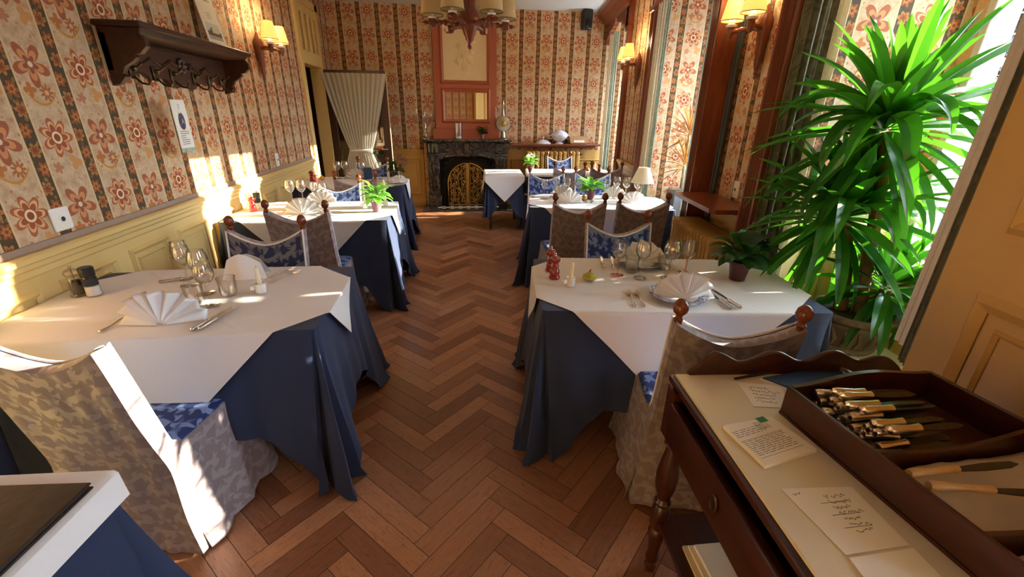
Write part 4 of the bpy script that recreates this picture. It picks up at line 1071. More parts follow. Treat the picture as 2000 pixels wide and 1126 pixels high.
def sconce(label, M, first=None):
    if first is None:
        t = thing('wall_sconce', label, 'wall lamp', group='turned wood wall sconces')
        MB().lathe([(.0, -.30), (.010, -.29), (.006, -.275), (.014, -.26), (.010, -.245)] + [(.014 + .022*k/6 + (.005 if k % 2 else 0), -.24 + .035*k) for k in range(7)] + [(.05, .01), (.046, .05), (.03, .08), (.016, .12), (.0, .14)], 14, T(0, .035, 0)).build('backplate', 'turned_wood', t)
        for s in (-1, 1):
            pts = []; rs = []
            for i in range(25):
                q = i/24; pts.append((s*.14*q, .05 + .14*q, -.005 + .01*sin(q*pi))); rs.append(.011 + .006*abs(sin(q*pi*4)))
            a = MB().tube(pts, rs, 10); a.lathe([(0, -.05), (.01, -.045), (.018, -.02), (.024, .0), (.02, .02), (0, .022)], 12, T(s*.14, .19, -.0)); a = a.build('arm', 'turned_wood', t)
            MB().lathe([(0, .02), (.032, .024), (.036, .038), (.018, .045), (.016, .055), (0, .056)], 14, T(s*.14, .19, 0)).build('candle_cup', 'porcelain', t)
            MB().lathe([(0, .05), (.014, .055), (.020, .08), (.012, .11), (0, .12)], 10, T(s*.14, .19, 0)).build('bulb', 'bulb', t)
            sh = MB().shell([(.072, .06), (.045, .205), (.0435, .205), (.0705, .06)], 24, T(s*.14, .19, 0)).build('lamp_shade', 'lit_shade', t)
            MB().tube([(s*.14 + .072*cos(i*pi/12), .19 + .072*sin(i*pi/12), .061) for i in range(25)], .003, 5, cap=False).build('trim', 'gilt', sh)
    else: t = dup(first, label, (0, 0, 0))
    t.matrix_world = M
    for s in (-1, 1):
        l = _light('sconce_bulb', 'POINT', M @ Vector((s*.14, .20, .235)), 5.0, (1.0, .72, .38), shadow_soft_size=.03)
    return t
# sconce frame: x along the wall, y out of the wall
S0 = sconce('twin shaded sconce on left wall beside the coat rack', Matrix(((0, 1, 0, XL), (-1, 0, 0, 4.90), (0, 0, 1, 2.07), (0, 0, 0, 1))))
sconce('twin shaded sconce above the wooden wall shelf', RW @ Matrix(((0, -1, 0, .19), (1, 0, 0, 3.03), (0, 0, 1, 2.07), (0, 0, 0, 1))), S0)
sconce('twin shaded sconce on the narrow wallpapered pier, farther right', RW @ Matrix(((0, -1, 0, .05), (1, 0, 0, 5.66), (0, 0, 1, 2.10), (0, 0, 0, 1))), S0)

def chandelier():
    AZ = .175
    t = thing('chandelier', 'turned dark wood chandelier with cream shades', 'chandelier', (.163, 4.0, 2.012))
    MB().lathe([(0, 0), (.012, .006), (.018, .02), (.012, .035), (.016, .05)] + [(.020 + .008*k + (.005 if k % 2 else 0), .055 + .018*k) for k in range(7)] + [(.085, .175), (.095, .20), (.09, .24), (.062, .28), (.05, .33), (.064, .39), (.055, .45), (.03, .52), (.025, .60), (.05, .66), (.05, 1.0), (0, 1.01)], 20).build('column', 'finial_wood', t)
    for k in range(6):
        q = k*pi/3 + .05; R = .29; pts = []; rs = []
        for i in range(31):
            f = i/30; pts.append((cos(q)*(.09 + (R-.09)*f), sin(q)*(.09 + (R-.09)*f), AZ + .01*sin(f*pi) - .005*f)); rs.append(.013 + .008*abs(sin(f*pi*5)))
        a = MB().tube(pts, rs, 10); ex = R
        a.rbox((-.03, -.028, -.028), (.03, .028, .028), .008, T(cos(q)*ex, sin(q)*ex, AZ) @ RZ(q)); a.lathe([(.02, 0), (.012, .02), (.016, .035), (.006, .055), (0, .07)], 10, T(cos(q)*(ex+.02), sin(q)*(ex+.02), AZ) @ RZ(q) @ RY(pi/2))
        a = a.build('arm', 'finial_wood', t); P = T(cos(q)*ex, sin(q)*ex, AZ+.025)
        MB().lathe([(0, 0), (.03, .004), (.034, .016), (.015, .022), (.015, .07), (0, .07)], 12, P).build('candle_cup', 'porcelain', t)
        s = MB().shell([(.088, .025), (.070, .20), (.0685, .20), (.0865, .025)], 24, P).build('lamp_shade', 'cream_shade', t)
        MB().tube([tuple((P @ Vector((.088*cos(i*pi/12),   .088*sin(i*pi/12), .026)))) for i in range(25)], .0035, 5, cap=False).build('trim', 'olive_drape', s)
chandelier()

# ------------------------------------------------------------------ left wall things
def left_wall():
    M = LW      # x along +Y, y out of the wall
    t = thing('coat_rack', 'carved dark wood coat rack with shelf and brass hooks', 'coat rack')
    y0, y1 = 2.84, 4.14; D = .23; M = LW @ T(0, 0, -.06)
    MB().rbox((y0-.03, 0, 1.985), (y1+.03, D, 2.015), .006, M).prism([(0, 1.985), (D-.02, 1.985), (D-.035, 1.965), (D-.05, 1.955), (0, 1.95)], y0, y1, 'x', M).build('shelf_board', 'dark_walnut', t)
    prof = [(0, 1.955), (D-.03, 1.955), (D-.012, 1.93), (D-.012, 1.90), (D-.05, 1.865), (D-.085, 1.86), (D-.075, 1.845), (D-.10, 1.825), (D-.145, 1.80), (D-.165, 1.765), (D-.155, 1.75), (D-.19, 1.715), (0, 1.705)]
    for a in (y0, y1-.035): MB().prism(prof, a, a+.035, 'x', M).build('bracket', 'dark_walnut', t)
    bp = [(y0, 1.955), (y0, 1.78)]
    for i in range(1, 40):
        f = i/40; bp.append((y0+(y1-y0)*f, 1.775 - .05*max(0, cos((f-.5)*pi*1.0))**6 + .018*cos(f*pi*12)))
    bp += [(y1, 1.78), (y1, 1.955)]
    MB().prism(bp, .002, .03, 'y', M).tube([tuple(M @ Vector((y0+.05, .032, 1.935))), tuple(M @ Vector((y1-.05, .032, 1.935)))], .010, 8).build('back_panel', 'dark_walnut', t)
    cv = MB(); c = (y0+y1)/2
    for i in range(8): q = i*pi/4; cv.ball((c+.035*cos(q), .034, 1.855+.035*sin(q)), .018, 8, M, 1)
    cv.ball((c, .04, 1.855), .02, 8, M)
    for s in (-1, 1): cv.tube([tuple(M @ Vector((c+s*(.07+.05*i), .034, 1.85+.02*sin(i*1.6)))) for i in range(8)], [.016-.0016*i for i in range(8)], 6)
    cv.build('carving', 'dark_walnut', t)
    for k, f in enumerate((.10, .26, .40, .60, .76, .90)):
        y = y0 + (y1-y0)*f; h = MB()
        h.rbox((y-.02, .03, 1.745), (y+.02, .042, 1.83), .006, M); h.ball((y, .05, 1.80), .016, 8, M)
        h.tube([tuple(M @ Vector(p)) for p in ((y, .04, 1.76), (y, .075, 1.725), (y, .11, 1.72), (y, .125, 1.745), (y, .118, 1.765))], [.006, .006, .006, .006, .008], 8)
        h.tube([tuple(M @ Vector(p)) for p in ((y, .04, 1.80), (y, .075, 1.81), (y, .10, 1.83))], [.006, .005, .008], 8)
        h.build('coat_hook', 'brass_dark', t)
    # hanging calendar sheet with an oval emblem
    yc = y0 + (y1-y0)*.26
    t = thing('hanging_calendar', 'white calendar sheet with blue oval hung from coat rack hook', 'calendar', (XL+.12, yc, 1.66))
    Hm = Matrix(((0, 1, 0, 0), (1, 0, 0, 0), (0, 0, 1, 0), (0, 0, 0, 1)))
    MB().rbox((-.075, -.004, -.36), (.075, 0, -.075), .001, Hm).build('sheet', 'paper', t, smooth=False)
    MB().box((-.075, -.005, -.385), (.075, -.001, -.36), Hm).build('backing', 'green_drape', t, smooth=False)
    MB().tube([(-.0, -.06, -.077), (.0, .0, .02), (0, .06, -.077)], .0016, 5).build('string', 'paper_old', t)
    e = MB(); e.lathe([(0, 0), (.5, 0), (.5, .05), (0, .05)], 28, T(.0045, -.005, -.20) @ RY(pi/2) @ Matrix.Diagonal((.085, .05, .02, 1))).build('emblem', 'emblem_blue', t)
    MB().shell([(.5, 0.0), (.5, .06), (.58, .06), (.58, 0)], 28, T(.0045, -.005, -.20) @ RY(pi/2) @ Matrix.Diagonal((.085, .05, .02, 1))).build('emblem_border', 'gilt', t)
    text('A', .045, t, Matrix(((0, 0, 1, .0075), (1, 0, 0, -.019), (0, 1, 0, -.216), (0, 0, 0, 1))), 'gold_print')
    ln = MB(); r = random.Random(2)
    for i in range(7): z = -.262 - i*.0125; ln.box((.0005, -.05, z), (.0012, -.05 + .05 + r.uniform(.0, .05), z+.0028))
    for i in range(3): ln.box((.0005, -.008, -.105-i*.012), (.0012, .008-.003*i, -.102-i*.012))
    ln.build('printed_lines', 'ink', t, smooth=False)
    # calendar with a picture, standing on the rack
    t = thing('picture_calendar', 'white calendar with landscape picture leaning on coat rack shelf', 'calendar', (XL+.085, 3.99, 1.956)); t.rotation_euler = (0, -.16, 0)
    MB().box((-.002, -.135, 0), (.002, .135, .36)).build('sheet', 'paper', t, smooth=False)
    MB().box((.002, -.10, .06), (.003, .10, .17)).build('picture_sky', 'photo_sky', t, smooth=False)
    mb = MB(); pts = [(-.10, .085)] + [(-.10 + .2*i/24, .112 + .022*abs(nz(i*.55, 3)) + (.02 if 5 < i < 20 else 0)) for i in range(25)] + [(.10, .085)]
    mb.prism(pts, .003, .0035, 'x').build('picture_trees', 'photo_dark', t, smooth=False); mb = MB().box((.003, -.03, .105), (.0038, .07, .135)).build('picture_house', 'paper_old', t, smooth=False)
    MB().box((.003, -.10, .06), (.0036, .10, .085)).build('picture_ground', 'photo_ground', t, smooth=False)
    ln = MB()
    for i in range(9): a = -.085 + i*.019; ln.tube([(.0022, a, .318 + .006*sin(i*2)), (.0026, a+.008, .328), (.0022, a+.016, .318)], .0022, 4)
    ln.build('heading', 'gilt', t); ln = MB()
    for i in range(3): ln.box((.002, -.03, .235-i*.016), (.0026, .03, .239-i*.016))
    ln.build('printed_lines', 'gray_strip', t, smooth=False)
    # sockets
    def socket(label, M_, w=.052, h=.052):
        t = thing('wall_socket', label, 'socket', group='white wall sockets'); t.matrix_world = M_
        MB().rbox((-w, 0, -h), (w, .012, h), .007, seg=2).build('cover_plate', 'white_plastic', t)
        MB().lathe([(.026, 0), (.024, -.002), (.020, -.004), (.019, .002), (.0, .002)][::-1], 20, T(0, .0135, 0) @ RX(-pi/2)).build('outlet_ring', 'white_plastic', t)
        MB().lathe([(0, 0), (.011, 0), (.011, .004), (0, .004)], 14, T(0, .0125, 0) @ RX(-pi/2)).build('contact_hole', 'ink', t)
    socket('white square socket nearest the camera on left wall', T(XL, 2.225, 1.055) @ Matrix(((0, 1, 0, 0), (1, 0, 0, 0), (0, 0, 1, 0), (0, 0, 0, 1))))
    socket('white socket farther along the left wall, under sconce', T(XL, 4.92, 1.055) @ Matrix(((0, 1, 0, 0), (1, 0, 0, 0), (0, 0, 1, 0), (0, 0, 0, 1))), .045, .065)
    socket('white socket above the wooden wall shelf', RW @ T(.19, 3.02, 1.045) @ Matrix(((0, -1, 0, 0), (1, 0, 0, 0), (0, 0, 1, 0), (0, 0, 0, 1))), .042, .06)
def text(s, size, parent, M, mat, name='lettering'):
    cu = bpy.data.curves.new(name, 'FONT'); cu.body = s; cu.size = size; cu.extrude = .0003; cu.materials.append(MATS[mat])
    o = bpy.data.objects.new(name, cu); COL.objects.link(o); bpy.context.view_layer.update()
    me = bpy.data.meshes.new_from_object(o.evaluated_get(bpy.context.evaluated_depsgraph_get())); bpy.data.objects.remove(o)
    o = bpy.data.objects.new(name, me); COL.objects.link(o); o.parent = parent; o.matrix_local = M; return o
plain('gold_print', 'e0bc6a', .6); plain('brass_dark', '5c4a34', .4, .9, .3, 30); plain('emblem_blue', '33407e', .5); plain('photo_sky', 'cdd0d0', .7); plain('photo_dark', '3a3c38', .7, 0, .5, 60); plain('photo_ground', 'a89a86', .7, 0, .3, 40)
left_wall()

# ------------------------------------------------------------------ open glazed door with a tied curtain
def glazed_door():
    t = thing('glazed_door', 'open dark wood glazed door with tied white curtain', 'door', (XL+.03, 7.13, 0), radians(-2)); W_ = .86; H_ = 2.07
    mb = MB()
    for a in (0, W_-.10): mb.rbox((a, -.02, .01), (a+.10, .02, H_), .004)
    for a, b in ((.01, .22), (H_-.11, H_)): mb.rbox((.10, -.02, a), (W_-.10, .02, b), .004)
    mb.box((.42, -.012, .22), (.44, .012, H_-.11))
    for z in (.60, 1.0, 1.33, 1.66): mb.box((.10, -.012, z-.012), (W_-.10, .012, z+.012))
    mb.build('door_frame', 'dark_walnut', t); MB().box((W_, -.021, .01), (W_+.006, .021, H_)).build('door_edge', 'cream_paint', t)
    MB().box((.10, -.003, .22), (W_-.10, .003, H_-.11)).build('glass', 'dark_pane', t, smooth=False)
    def cur(u, v):
        z = 2.03 - 1.62*v; tie = .98; k = min(1, abs(z-tie)/1.05 if z > tie else abs(z-tie)/.55); w = .16 + (.30 if z > tie else .17)*k**.85; c = .42 + (.0 if z > tie else -.01)
        return (c + (u-.5)*2*w, -.05 - .012*sin(u*pi*2*13 + .6*sin(v*4))*(.4+.6*k) - .015*(1-k), z)
    c = MB().grid(cur, 130, 30, None, lambda u, v: (u, v*1.6)).build('tied_curtain', 'sheer', t, angle=80, norm=False)
    MB().rbox((.26, -.085, .965), (.58, -.030, 1.0), .01).build('tie_band', 'white_linen', c)
    MB().tube([(.08, -.04, 2.03), (.78, -.04, 2.03)], .006, 8).build('curtain_rod', 'gilt', c)
    hd = MB().tube([(W_-.05, -.02, 1.0), (W_-.05, -.06, 1.0), (W_-.14, -.065, 1.0)], .008, 8).build('handle', 'silver', t)
    MB().box((W_-.20, -.013, 1.005), (W_-.12, -.006, 1.09)).build('sticker', 'paper', t, smooth=False); MB().box((W_-.20, -.0145, 1.005), (W_-.12, -.0125, 1.045)).build('sticker_print', 'red_lacquer', t, smooth=False)
glazed_door()
# ------------------------------------------------------------------ curtains in the bays
def drape(mb, path, z0, z1, amp, folds, seed=0, spread=0.0):
    """pleated cloth hanging along a straight path given in the right wall's frame"""
    (n0, s0), (n1, s1) = path; L = hypot(n1-n0, s1-s0); tx, ty = (n1-n0)/L, (s1-s0)/L
    def fn(u, v):
        z = z1 + (z0-z1)*v; w = amp*(.6+.5*v)*(sin(u*2*pi*folds + seed) + .35*sin(u*2*pi*folds*2.3 + seed*2 + v)); k = 1 + spread*v
        q = (u-.5)*L*k + L*.5
        return tuple(rw(n0 + tx*q - ty*w, s0 + ty*q + tx*w, z))
    mb.grid(fn, int(folds*12), 14, None, lambda u, v: (u*L*2.2, (z1-z0)*(1-v)))
def curtains():
    def cur(label, parts, grp='window bay curtains'):
        t = thing('curtain', label, 'curtain', group=grp)
        for nm, mat, path, z0, z1, amp, folds, seed in parts:
            mb = MB(); drape(mb, path, z0, z1, amp, folds, seed); mb.build(nm, mat, t, angle=80, norm=False)
        return t
    cur('olive patterned curtain with pale lining behind the tall green plant', [('drape', 'olive_drape', ((.02, 2.385), (.20, 2.40)), .55, 2.75, .020, 4, 0), ('lining', 'cream_drape', ((.20, 2.40), (.27, 2.41)), .55, 2.75, .014, 2, 1)])
    cur('beige and dark olive curtain beside the near yellow pier', [('drape', 'olive_dark', ((.015, 1.175), (.05, 1.235)), .70, 2.75, .012, 3, 0), ('lining', 'pink_drape', ((.05, 1.24), (.08, 1.31)), .74, 2.75, .009, 2, 2)])
    cur('cream and green curtain beside the white table lamp', [('lining', 'cream_drape', ((.02, 5.07), (.11, 5.09)), .50, 2.75, .016, 3, 0), ('drape', 'green_drape', ((.11, 5.09), (.165, 5.10)), .50, 2.75, .014, 2, 1)])
    cur('narrow green curtain edge behind post, right of the orange leaved plant', [('drape', 'green_drape', ((.01, 3.60), (.07, 3.57)), .50, 2.75, .012, 2, 0)])
    cur('pale green curtain in the farthest window bay', [('lining', 'cream_drape', ((.0, 7.56), (.06, 7.58)), .55, 2.75, .014, 2, 0), ('drape', 'green_drape', ((.06, 7.60), (.16, 7.62)), .55, 2.75, .016, 3, 1)])
drapes('pink_drape', '8f7a68', '957f6d', '8a7460', .04)
drapes('olive_dark', '383424', '4c452f', '4a4630', .15)
curtains()

# ------------------------------------------------------------------ plants
CLAMP = []
def long_leaf(mb, p, az, el, L, w, droop, seg=8, twist=0, fold=.45):
    d = Vector((cos(az), sin(az), 0)); side0 = Vector((-sin(az), cos(az), 0)); pos = Vector(p); e = el; vs = []; fs = []
    for i in range(seg+1):
        t = i/seg; ww = w*min(1, .35 + 2.2*t)*(1 - t**3.2)**.9 if i < seg else .0008
        up = Vector((-d.x*sin(e), -d.y*sin(e), cos(e))); a = twist*t; side = side0*cos(a) + up*sin(a); nrm = up*cos(a) - side0*sin(a)
        vs += [tuple(pos - side*ww + nrm*ww*fold), tuple(pos), tuple(pos + side*ww + nrm*ww*fold)]
        pos = pos + (d*cos(e) + Vector((0, 0, sin(e))))*(L/seg); e -= droop*(.5 + t)/seg
    if CLAMP: vs = [CLAMP[0](v) for v in vs]
    for i in range(seg): fs += [(3*i, 3*i+1, 3*i+4, 3*i+3), (3*i+1, 3*i+2, 3*i+5, 3*i+4)]
    mb.add(vs, fs)
def rosette(mb, c, n, L, w, r, lo=-.55, hi=1.45, droop=.75, axis=(0, 0)):
    for i in range(n):
        f = i/(n-1); el = lo + (hi-lo)*(1-f)**.8 if False else lo + (hi-lo)*f**.85; az = i*2.39996 + r.uniform(-.25, .25)
        ll = L*r.uniform(.8, 1.1)*(1 - .25*f**3); el += r.uniform(-.1, .1)
        p = (c[0] + cos(az)*.022 + axis[0]*(f-.5)*.1, c[1] + sin(az)*.022 + axis[1]*(f-.5)*.1, c[2] - .10 + .12*f)
        long_leaf(mb, p, az, el, ll, w*r.uniform(.85, 1.15), droop*r.uniform(.5, 1.5)*(1.1 - .55*f), 8, r.uniform(-.4, .4))
def yucca():
    bx, by, bz = 2.06, 1.81, .402
    st = thing('plant_stand', 'small white-topped wooden stand under the tall green plant', 'plant stand', (2.07, 1.795, 0), -A8)
    MB().rbox((-.21, -.21, .375), (.21, .21, .40), .005).build('stand_top', 'porcelain', st); MB().rbox((-.19, -.19, .30), (.19, .19, .375), .004).build('apron', 'red_wood_flat', st)
    for sx in (-1, 1):
        for sy in (-1, 1): MB().rbox((sx*.17-.02, sy*.17-.02, 0), (sx*.17+.02, sy*.17+.02, .30), .004).build('leg', 'red_wood', st)
    t = thing('yucca', 'tall green yucca in patterned grey stone pot by window', 'potted plant', (bx, by, bz)); r = random.Random(21)
    mb = MB(); mb.lathe([(0, 0), (.125, 0), (.135, .015), (.125, .03), (.15, .10), (.168, .155), (.162, .165), (.172, .175), (.186, .185), (.188, .215), (.172, .215), (.165, .19), (0, .185)], 36)
    for i in range(18):
        q = i*2*pi/18; mb.tube([(.142*cos(q), .142*sin(q), .045), (.158*cos(q+.1), .158*sin(q+.1), .09), (.172*cos(q), .172*sin(q), .145)], [.008, .014, .006], 6)
    for i in range(36): q = i*2*pi/36; mb.ball((.186*cos(q), .186*sin(q), .20), .008, 6)
    mb.build('pot', 'pot_stone', t); MB().lathe([(0, .188), (.164, .188), (0, .20)], 20).build('soil', 'soil', t)
    for pts in ([(-.03, .05, .18), (-.06, .07, .45), (-.10, .10, .62), (-.12, .12, .70)], [(.03, .0, .18), (.01, .03, .50), (-.03, .06, .90), (-.07, .08, 1.08)], [(.05, -.04, .18), (.07, -.06, .30), (.06, -.07, .36)]):
        m2 = MB(); m2.tube(pts, [.034, .03, .028, .026][:len(pts)], 12); m2.build('trunk', 'bark', t)
    inv = RW.inverted()
    def keep_in(v):         # leaves bend where they meet the bay's wall, curtain and glass
        q = inv @ Vector((v[0]+bx, v[1]+by, v[2]+bz)); lim = 2.43 if q.x > .32 else 2.335 if q.x > -.02 else 9
        q.y = min(q.y, lim - .03*min(1, abs(v[2]))); q.x = min(q.x, .86); q = RW @ q; return (q.x-bx, q.y-by, q.z-bz)
    CLAMP.append(keep_in)
    def rel(p): return (p[0]-bx, p[1]-by, p[2]-bz)
    for c, n, L, w, lo, hi in (((1.985, 1.885, 1.54), 84, .60, .038, -1.15, 1.45), ((1.935, 1.93, 1.12), 76, .52, .035, -1.1, 1.3), ((2.12, 1.74, .80), 40, .38, .032, -.9, 1.3)):
        m2 = MB(); rosette(m2, rel(c), n, L, w, r, lo, hi)
        for i in range(n//4): az = r.uniform(0, 6.3); long_leaf(m2, (rel(c)[0]+cos(az)*.03, rel(c)[1]+sin(az)*.03, rel(c)[2]), az, r.uniform(.1, .9), L*r.uniform(.7, .95), w*1.1, r.uniform(1.6, 2.6), 10, r.uniform(-.5, .5))
        m2.build('leaf_rosette', 'yucca_leaf', t, norm=False)
    CLAMP.clear()
yucca()
def dracaena(label, loc, z0, tops, seed):
    t = thing('dracaena', label, 'potted plant', loc, -A8); r = random.Random(seed)
    MB().rbox((-.13, -.13, 0), (.13, .13, z0), .008).build('planter', 'planter_grey', t); MB().box((-.115, -.115, z0-.0), (.115, .115, z0+.004)).build('soil', 'soil', t)
    for x, y, z in tops:
        MB().tube([(x*.3, y*.3, z0), (x*.6, y*.6, z0+(z-z0)*.5), (x, y, z)], .012, 8).build('stem', 'paper_old', t)
        m2 = MB(); rosette(m2, (x, y, z+.05), 40, .34, .011, r, -.5, 1.4, .6); m2.build('leaf_rosette', 'dracaena_leaf', t, norm=False)
plain('planter_grey', '8d949c', .5)
def dr():
    p = rw(.40, 4.62); dracaena('orange leaved spiky plant in grey planter, middle window bay', (p.x, p.y, 0), .78, [(.0, .05, 1.35), (-.04, -.05, 1.05)], 5)
    p = rw(.30, 7.0); dracaena('orange leaved spiky plant in the farthest window bay', (p.x, p.y, 0), .70, [(.0, .0, 1.30), (-.05, .08, 1.02)], 9)
dr()

# ------------------------------------------------------------------ serving cart in the right foreground
CM = T(.633, 1.049, 0) @ RZ(radians(-5))      # x to the right along the far edge, -y towards the camera
CT = .82
def scribble(mb, x, y, w, rows, rh, seed, z, M, amp=.35):
    r = random.Random(seed)
    for k in range(rows):
        n = int(w/.0035); pts = []; L = w*r.uniform(.55, 1); yy = y - k*rh
        for i in range(n):
            xx = x + L*i/n
            if r.random() < .12 and len(pts) > 3: mb.tube(pts, .0005, 4, M); pts = []
            pts.append((xx, yy + rh*amp*r.uniform(-1, 1), z))
        if len(pts) > 2: mb.tube(pts, .0005, 4, M)
def lines(mb, x, y, w, rows, rh, z, M, seed=1, th=.0014):
    r = random.Random(seed)
    for k in range(rows):
        xx = x
        while xx < x+w*.92:
            l = r.uniform(.006, .022); mb.box((xx, y-k*rh, z), (min(x+w, xx+l), y-k*rh+th, z+.0002), M); xx += l + .004
def cart():
    t = thing('serving_cart', 'dark mahogany serving cart with wavy gallery in right foreground', 'cart'); t.matrix_world = CM
    W_, L_ = .80, .80
    MB().rbox((-.005, -L_, CT-.030), (W_, 0, CT-.008), .006, seg=2).rbox((.006, -L_+.01, CT-.045), (W_-.01, -.01, CT-.028), .006).build('cart_top', 'mahogany', t)
    MB().rbox((.008, -L_+.01, CT-.008), (W_-.01, -.012, CT), .003).build('top_lining', 'marble_top', t)
    g = MB(); pts = [(.05, CT-.01)]
    for i in range(61):
        f = i/60; x = .05 + .66*f; h = .052 + .017*sin(f*2*pi*3.6 - .6)
        h *= min(1, f/.10)**.8; h *= min(1, (1-f)/.16)**.7; pts.append((x, CT + h))
    pts.append((.71, CT-.01))
    for i in range(len(pts)-1):
        a, b = pts[i], pts[i+1]
        g.add([(a[0], -.020, CT-.01), (b[0], -.020, CT-.01), (b[0], -.020, b[1]), (a[0], -.020, a[1]), (a[0], -.004, CT-.01), (b[0], -.004, CT-.01), (b[0], -.004, b[1]), (a[0], -.004, a[1])], [(0, 1, 2, 3), (4, 5, 6, 7), (3, 2, 6, 7)])
    g.tube([(p[0], -.012, p[1]) for p in pts[1:-1]], .0085, 8).build('gallery', 'mahogany', t, angle=60)
    MB().box((.03, -L_+.03, .62), (W_-.03, -.03, .64)).box((.045, -.05, .62), (W_-.03, -.03, CT-.045)).box((W_-.05, -L_+.03, .62), (W_-.03, -.03, CT-.045)).box((.03, -L_+.03, .62), (W_-.03, -L_+.05, CT-.045)).build('apron', 'mahogany', t)
    d = MB().rbox((-.012, -.70, .615), (.014, -.055, .748), .006, seg=2).build('drawer', 'mahogany', t)
    MB().lathe([(.016, 0), (.021, .003), (.016, .006), (.012, .004)], 20, T(-.013, -.36, .685) @ RY(-pi/2) @ Matrix.Diagonal((1.25, .8, 1, 1))).lathe([(0, 0), (.012, 0), (.012, .002), (0, .002)], 14, T(-.013, -.36, .685) @ RY(-pi/2)).build('keyhole_plate', 'brass_dark', d)
    MB().box((.0, -.055, .60), (.055, -.0, CT-.045)).build('corner_block', 'mahogany', t)
    lp = [(.018, 0), (.022, .02), (.016, .035), (.024, .06), (.018, .09), (.026, .16), (.030, .19), (.022, .205), (.030, .22), (.030, .30), (.022, .315), (.028, .33), (.020, .345), (.034, .40), (.036, .45), (.024, .53), (.018, .56), (.030, .575), (.024, .59), (.030, .60)]
    for x, y in ((.035, -.035), (W_-.04, -.035), (.035, -L_+.04), (W_-.04, -L_+.04)): MB().lathe(lp, 18, T(x, y, 0)).build('leg', 'mahogany', t)
    MB().rbox((.02, -L_+.03, .245), (W_-.02, -.03, .265), .004).build('lower_shelf', 'mahogany', t)
    # papers on the lower shelf
    r = random.Random(8)
    for k, (lab, dz, w, mat) in enumerate((('lowest paper folder on the cart shelf', .266, .012, 'paper_old'), ('middle paper folder on the cart shelf', .2785, .010, 'paper'), ('top white sheaf on the cart shelf', .289, .012, 'paper'))):
        o = MB().rbox((.06+.008*k, -.72, 0), (.46, -.16-.01*k, w), .002, RZ(.03*k)).build('paper_folder', mat); o.matrix_world = CM @ T(0, 0, dz+.0005); tag(o, lab, 'papers', 'papers under the cart')
    z = CT + .0006
    def sheet(name, label, cat, pts, h, mat='paper', z_=None):
        tt = thing(name, label, cat); tt.location = (0, 0, z_ or z); MB().prism(pts, 0, h, 'z').build('sheet', mat, tt, smooth=False); return tt
    n = sheet('note', 'small handwritten note beside the blue clipboard', 'note', [(.80, .972), (.917, .94), (.865, .845), (.775, .862)], .0015)
    mb = MB(); scribble(mb, .008, .085, .085, 5, .016, 3, .0019, T(.785, .865) @ RZ(-.28)); mb.build('handwriting', 'ink', n)
    b = thing('clipboard', 'navy blue clipboard with silver clip behind cutlery tray', 'clipboard', (.88, .935, z), radians(6))
    MB().prism([(.04, -.03), (.0, .045), (.30, .052), (.29, -.022)], .0, .004, 'z').build('backing', 'paper', b, smooth=False); MB().prism([(.052, -.028), (.008, .042), (.285, .050), (.28, -.018)], .004, .008, 'z').build('cover', 'navy_card', b, smooth=False)
    MB().rbox((.262, -.012, .008), (.298, .040, .014), .002).tube([(.272, -.008, .018), (.272, .036, .018)], .007, 10).build('clip', 'silver', b)
    o = MB().tube([(0, 0, .005), (.075, .012, .005), (.145, .022, .005), (.15, .023, .005)], [.003, .0045, .0045, .002], 10).build('pen', 'black_plastic'); o.location = (.80, .985, z); tag(o, 'black pen lying at the far cart edge', 'pen')
    n = sheet('order_pad', 'printed order pad with green logo on the cart', 'notepad', [(.642, .790), (.785, .806), (.812, .688), (.657, .655)], .010)
    PMx = T(.657, .655, .0102) @ RZ(radians(13))
    mb = MB(); lines(mb, .012, .105, .10, 4, .006, 0, PMx, 2); lines(mb, .012, .070, .125, 9, .0055, 0, PMx, 3); lines(mb, .09, .115, .035, 7, .004, 0, PMx, 9, .001); mb.box((.01, .074, 0), (.14, .0748, .0002), PMx); mb.box((.01, .018, 0), (.14, .0188, .0002), PMx); mb.build('printing', 'print_grey', n, smooth=False)
    lg = MB().box((.112, .110, 0), (.138, .128, .0003), PMx).build('logo', 'ink_green', n, smooth=False)
    n = sheet('handwritten_sheet', 'handwritten sheet lying nearest on the cart top', 'paper', [(.655, .600), (.808, .588), (.80, .455), (.668, .452)], .0012)
    mb = MB(); scribble(mb, .068, .10, .06, 7, .013, 5, .0016, T(.66, .47)); scribble(mb, .010, .115, .022, 1, .014, 6, .0016, T(.66, .47))
    for k in range(3): mb.box((.050, .03+.028*k, .0013), (.11, .0308+.028*k, .0016), T(.66, .47))
    mb.build('handwriting', 'ink', n)
    n = sheet('folded_sheet', 'blank folded sheet at the bottom edge of the cart top', 'paper', [(.668, .445), (.80, .448), (.79, .33), (.65, .33)], .003)
plain('marble_top', 'd9cdb4', .35, 0, .08, 6); plain('print_grey', '6a6e68', .8)
cart()
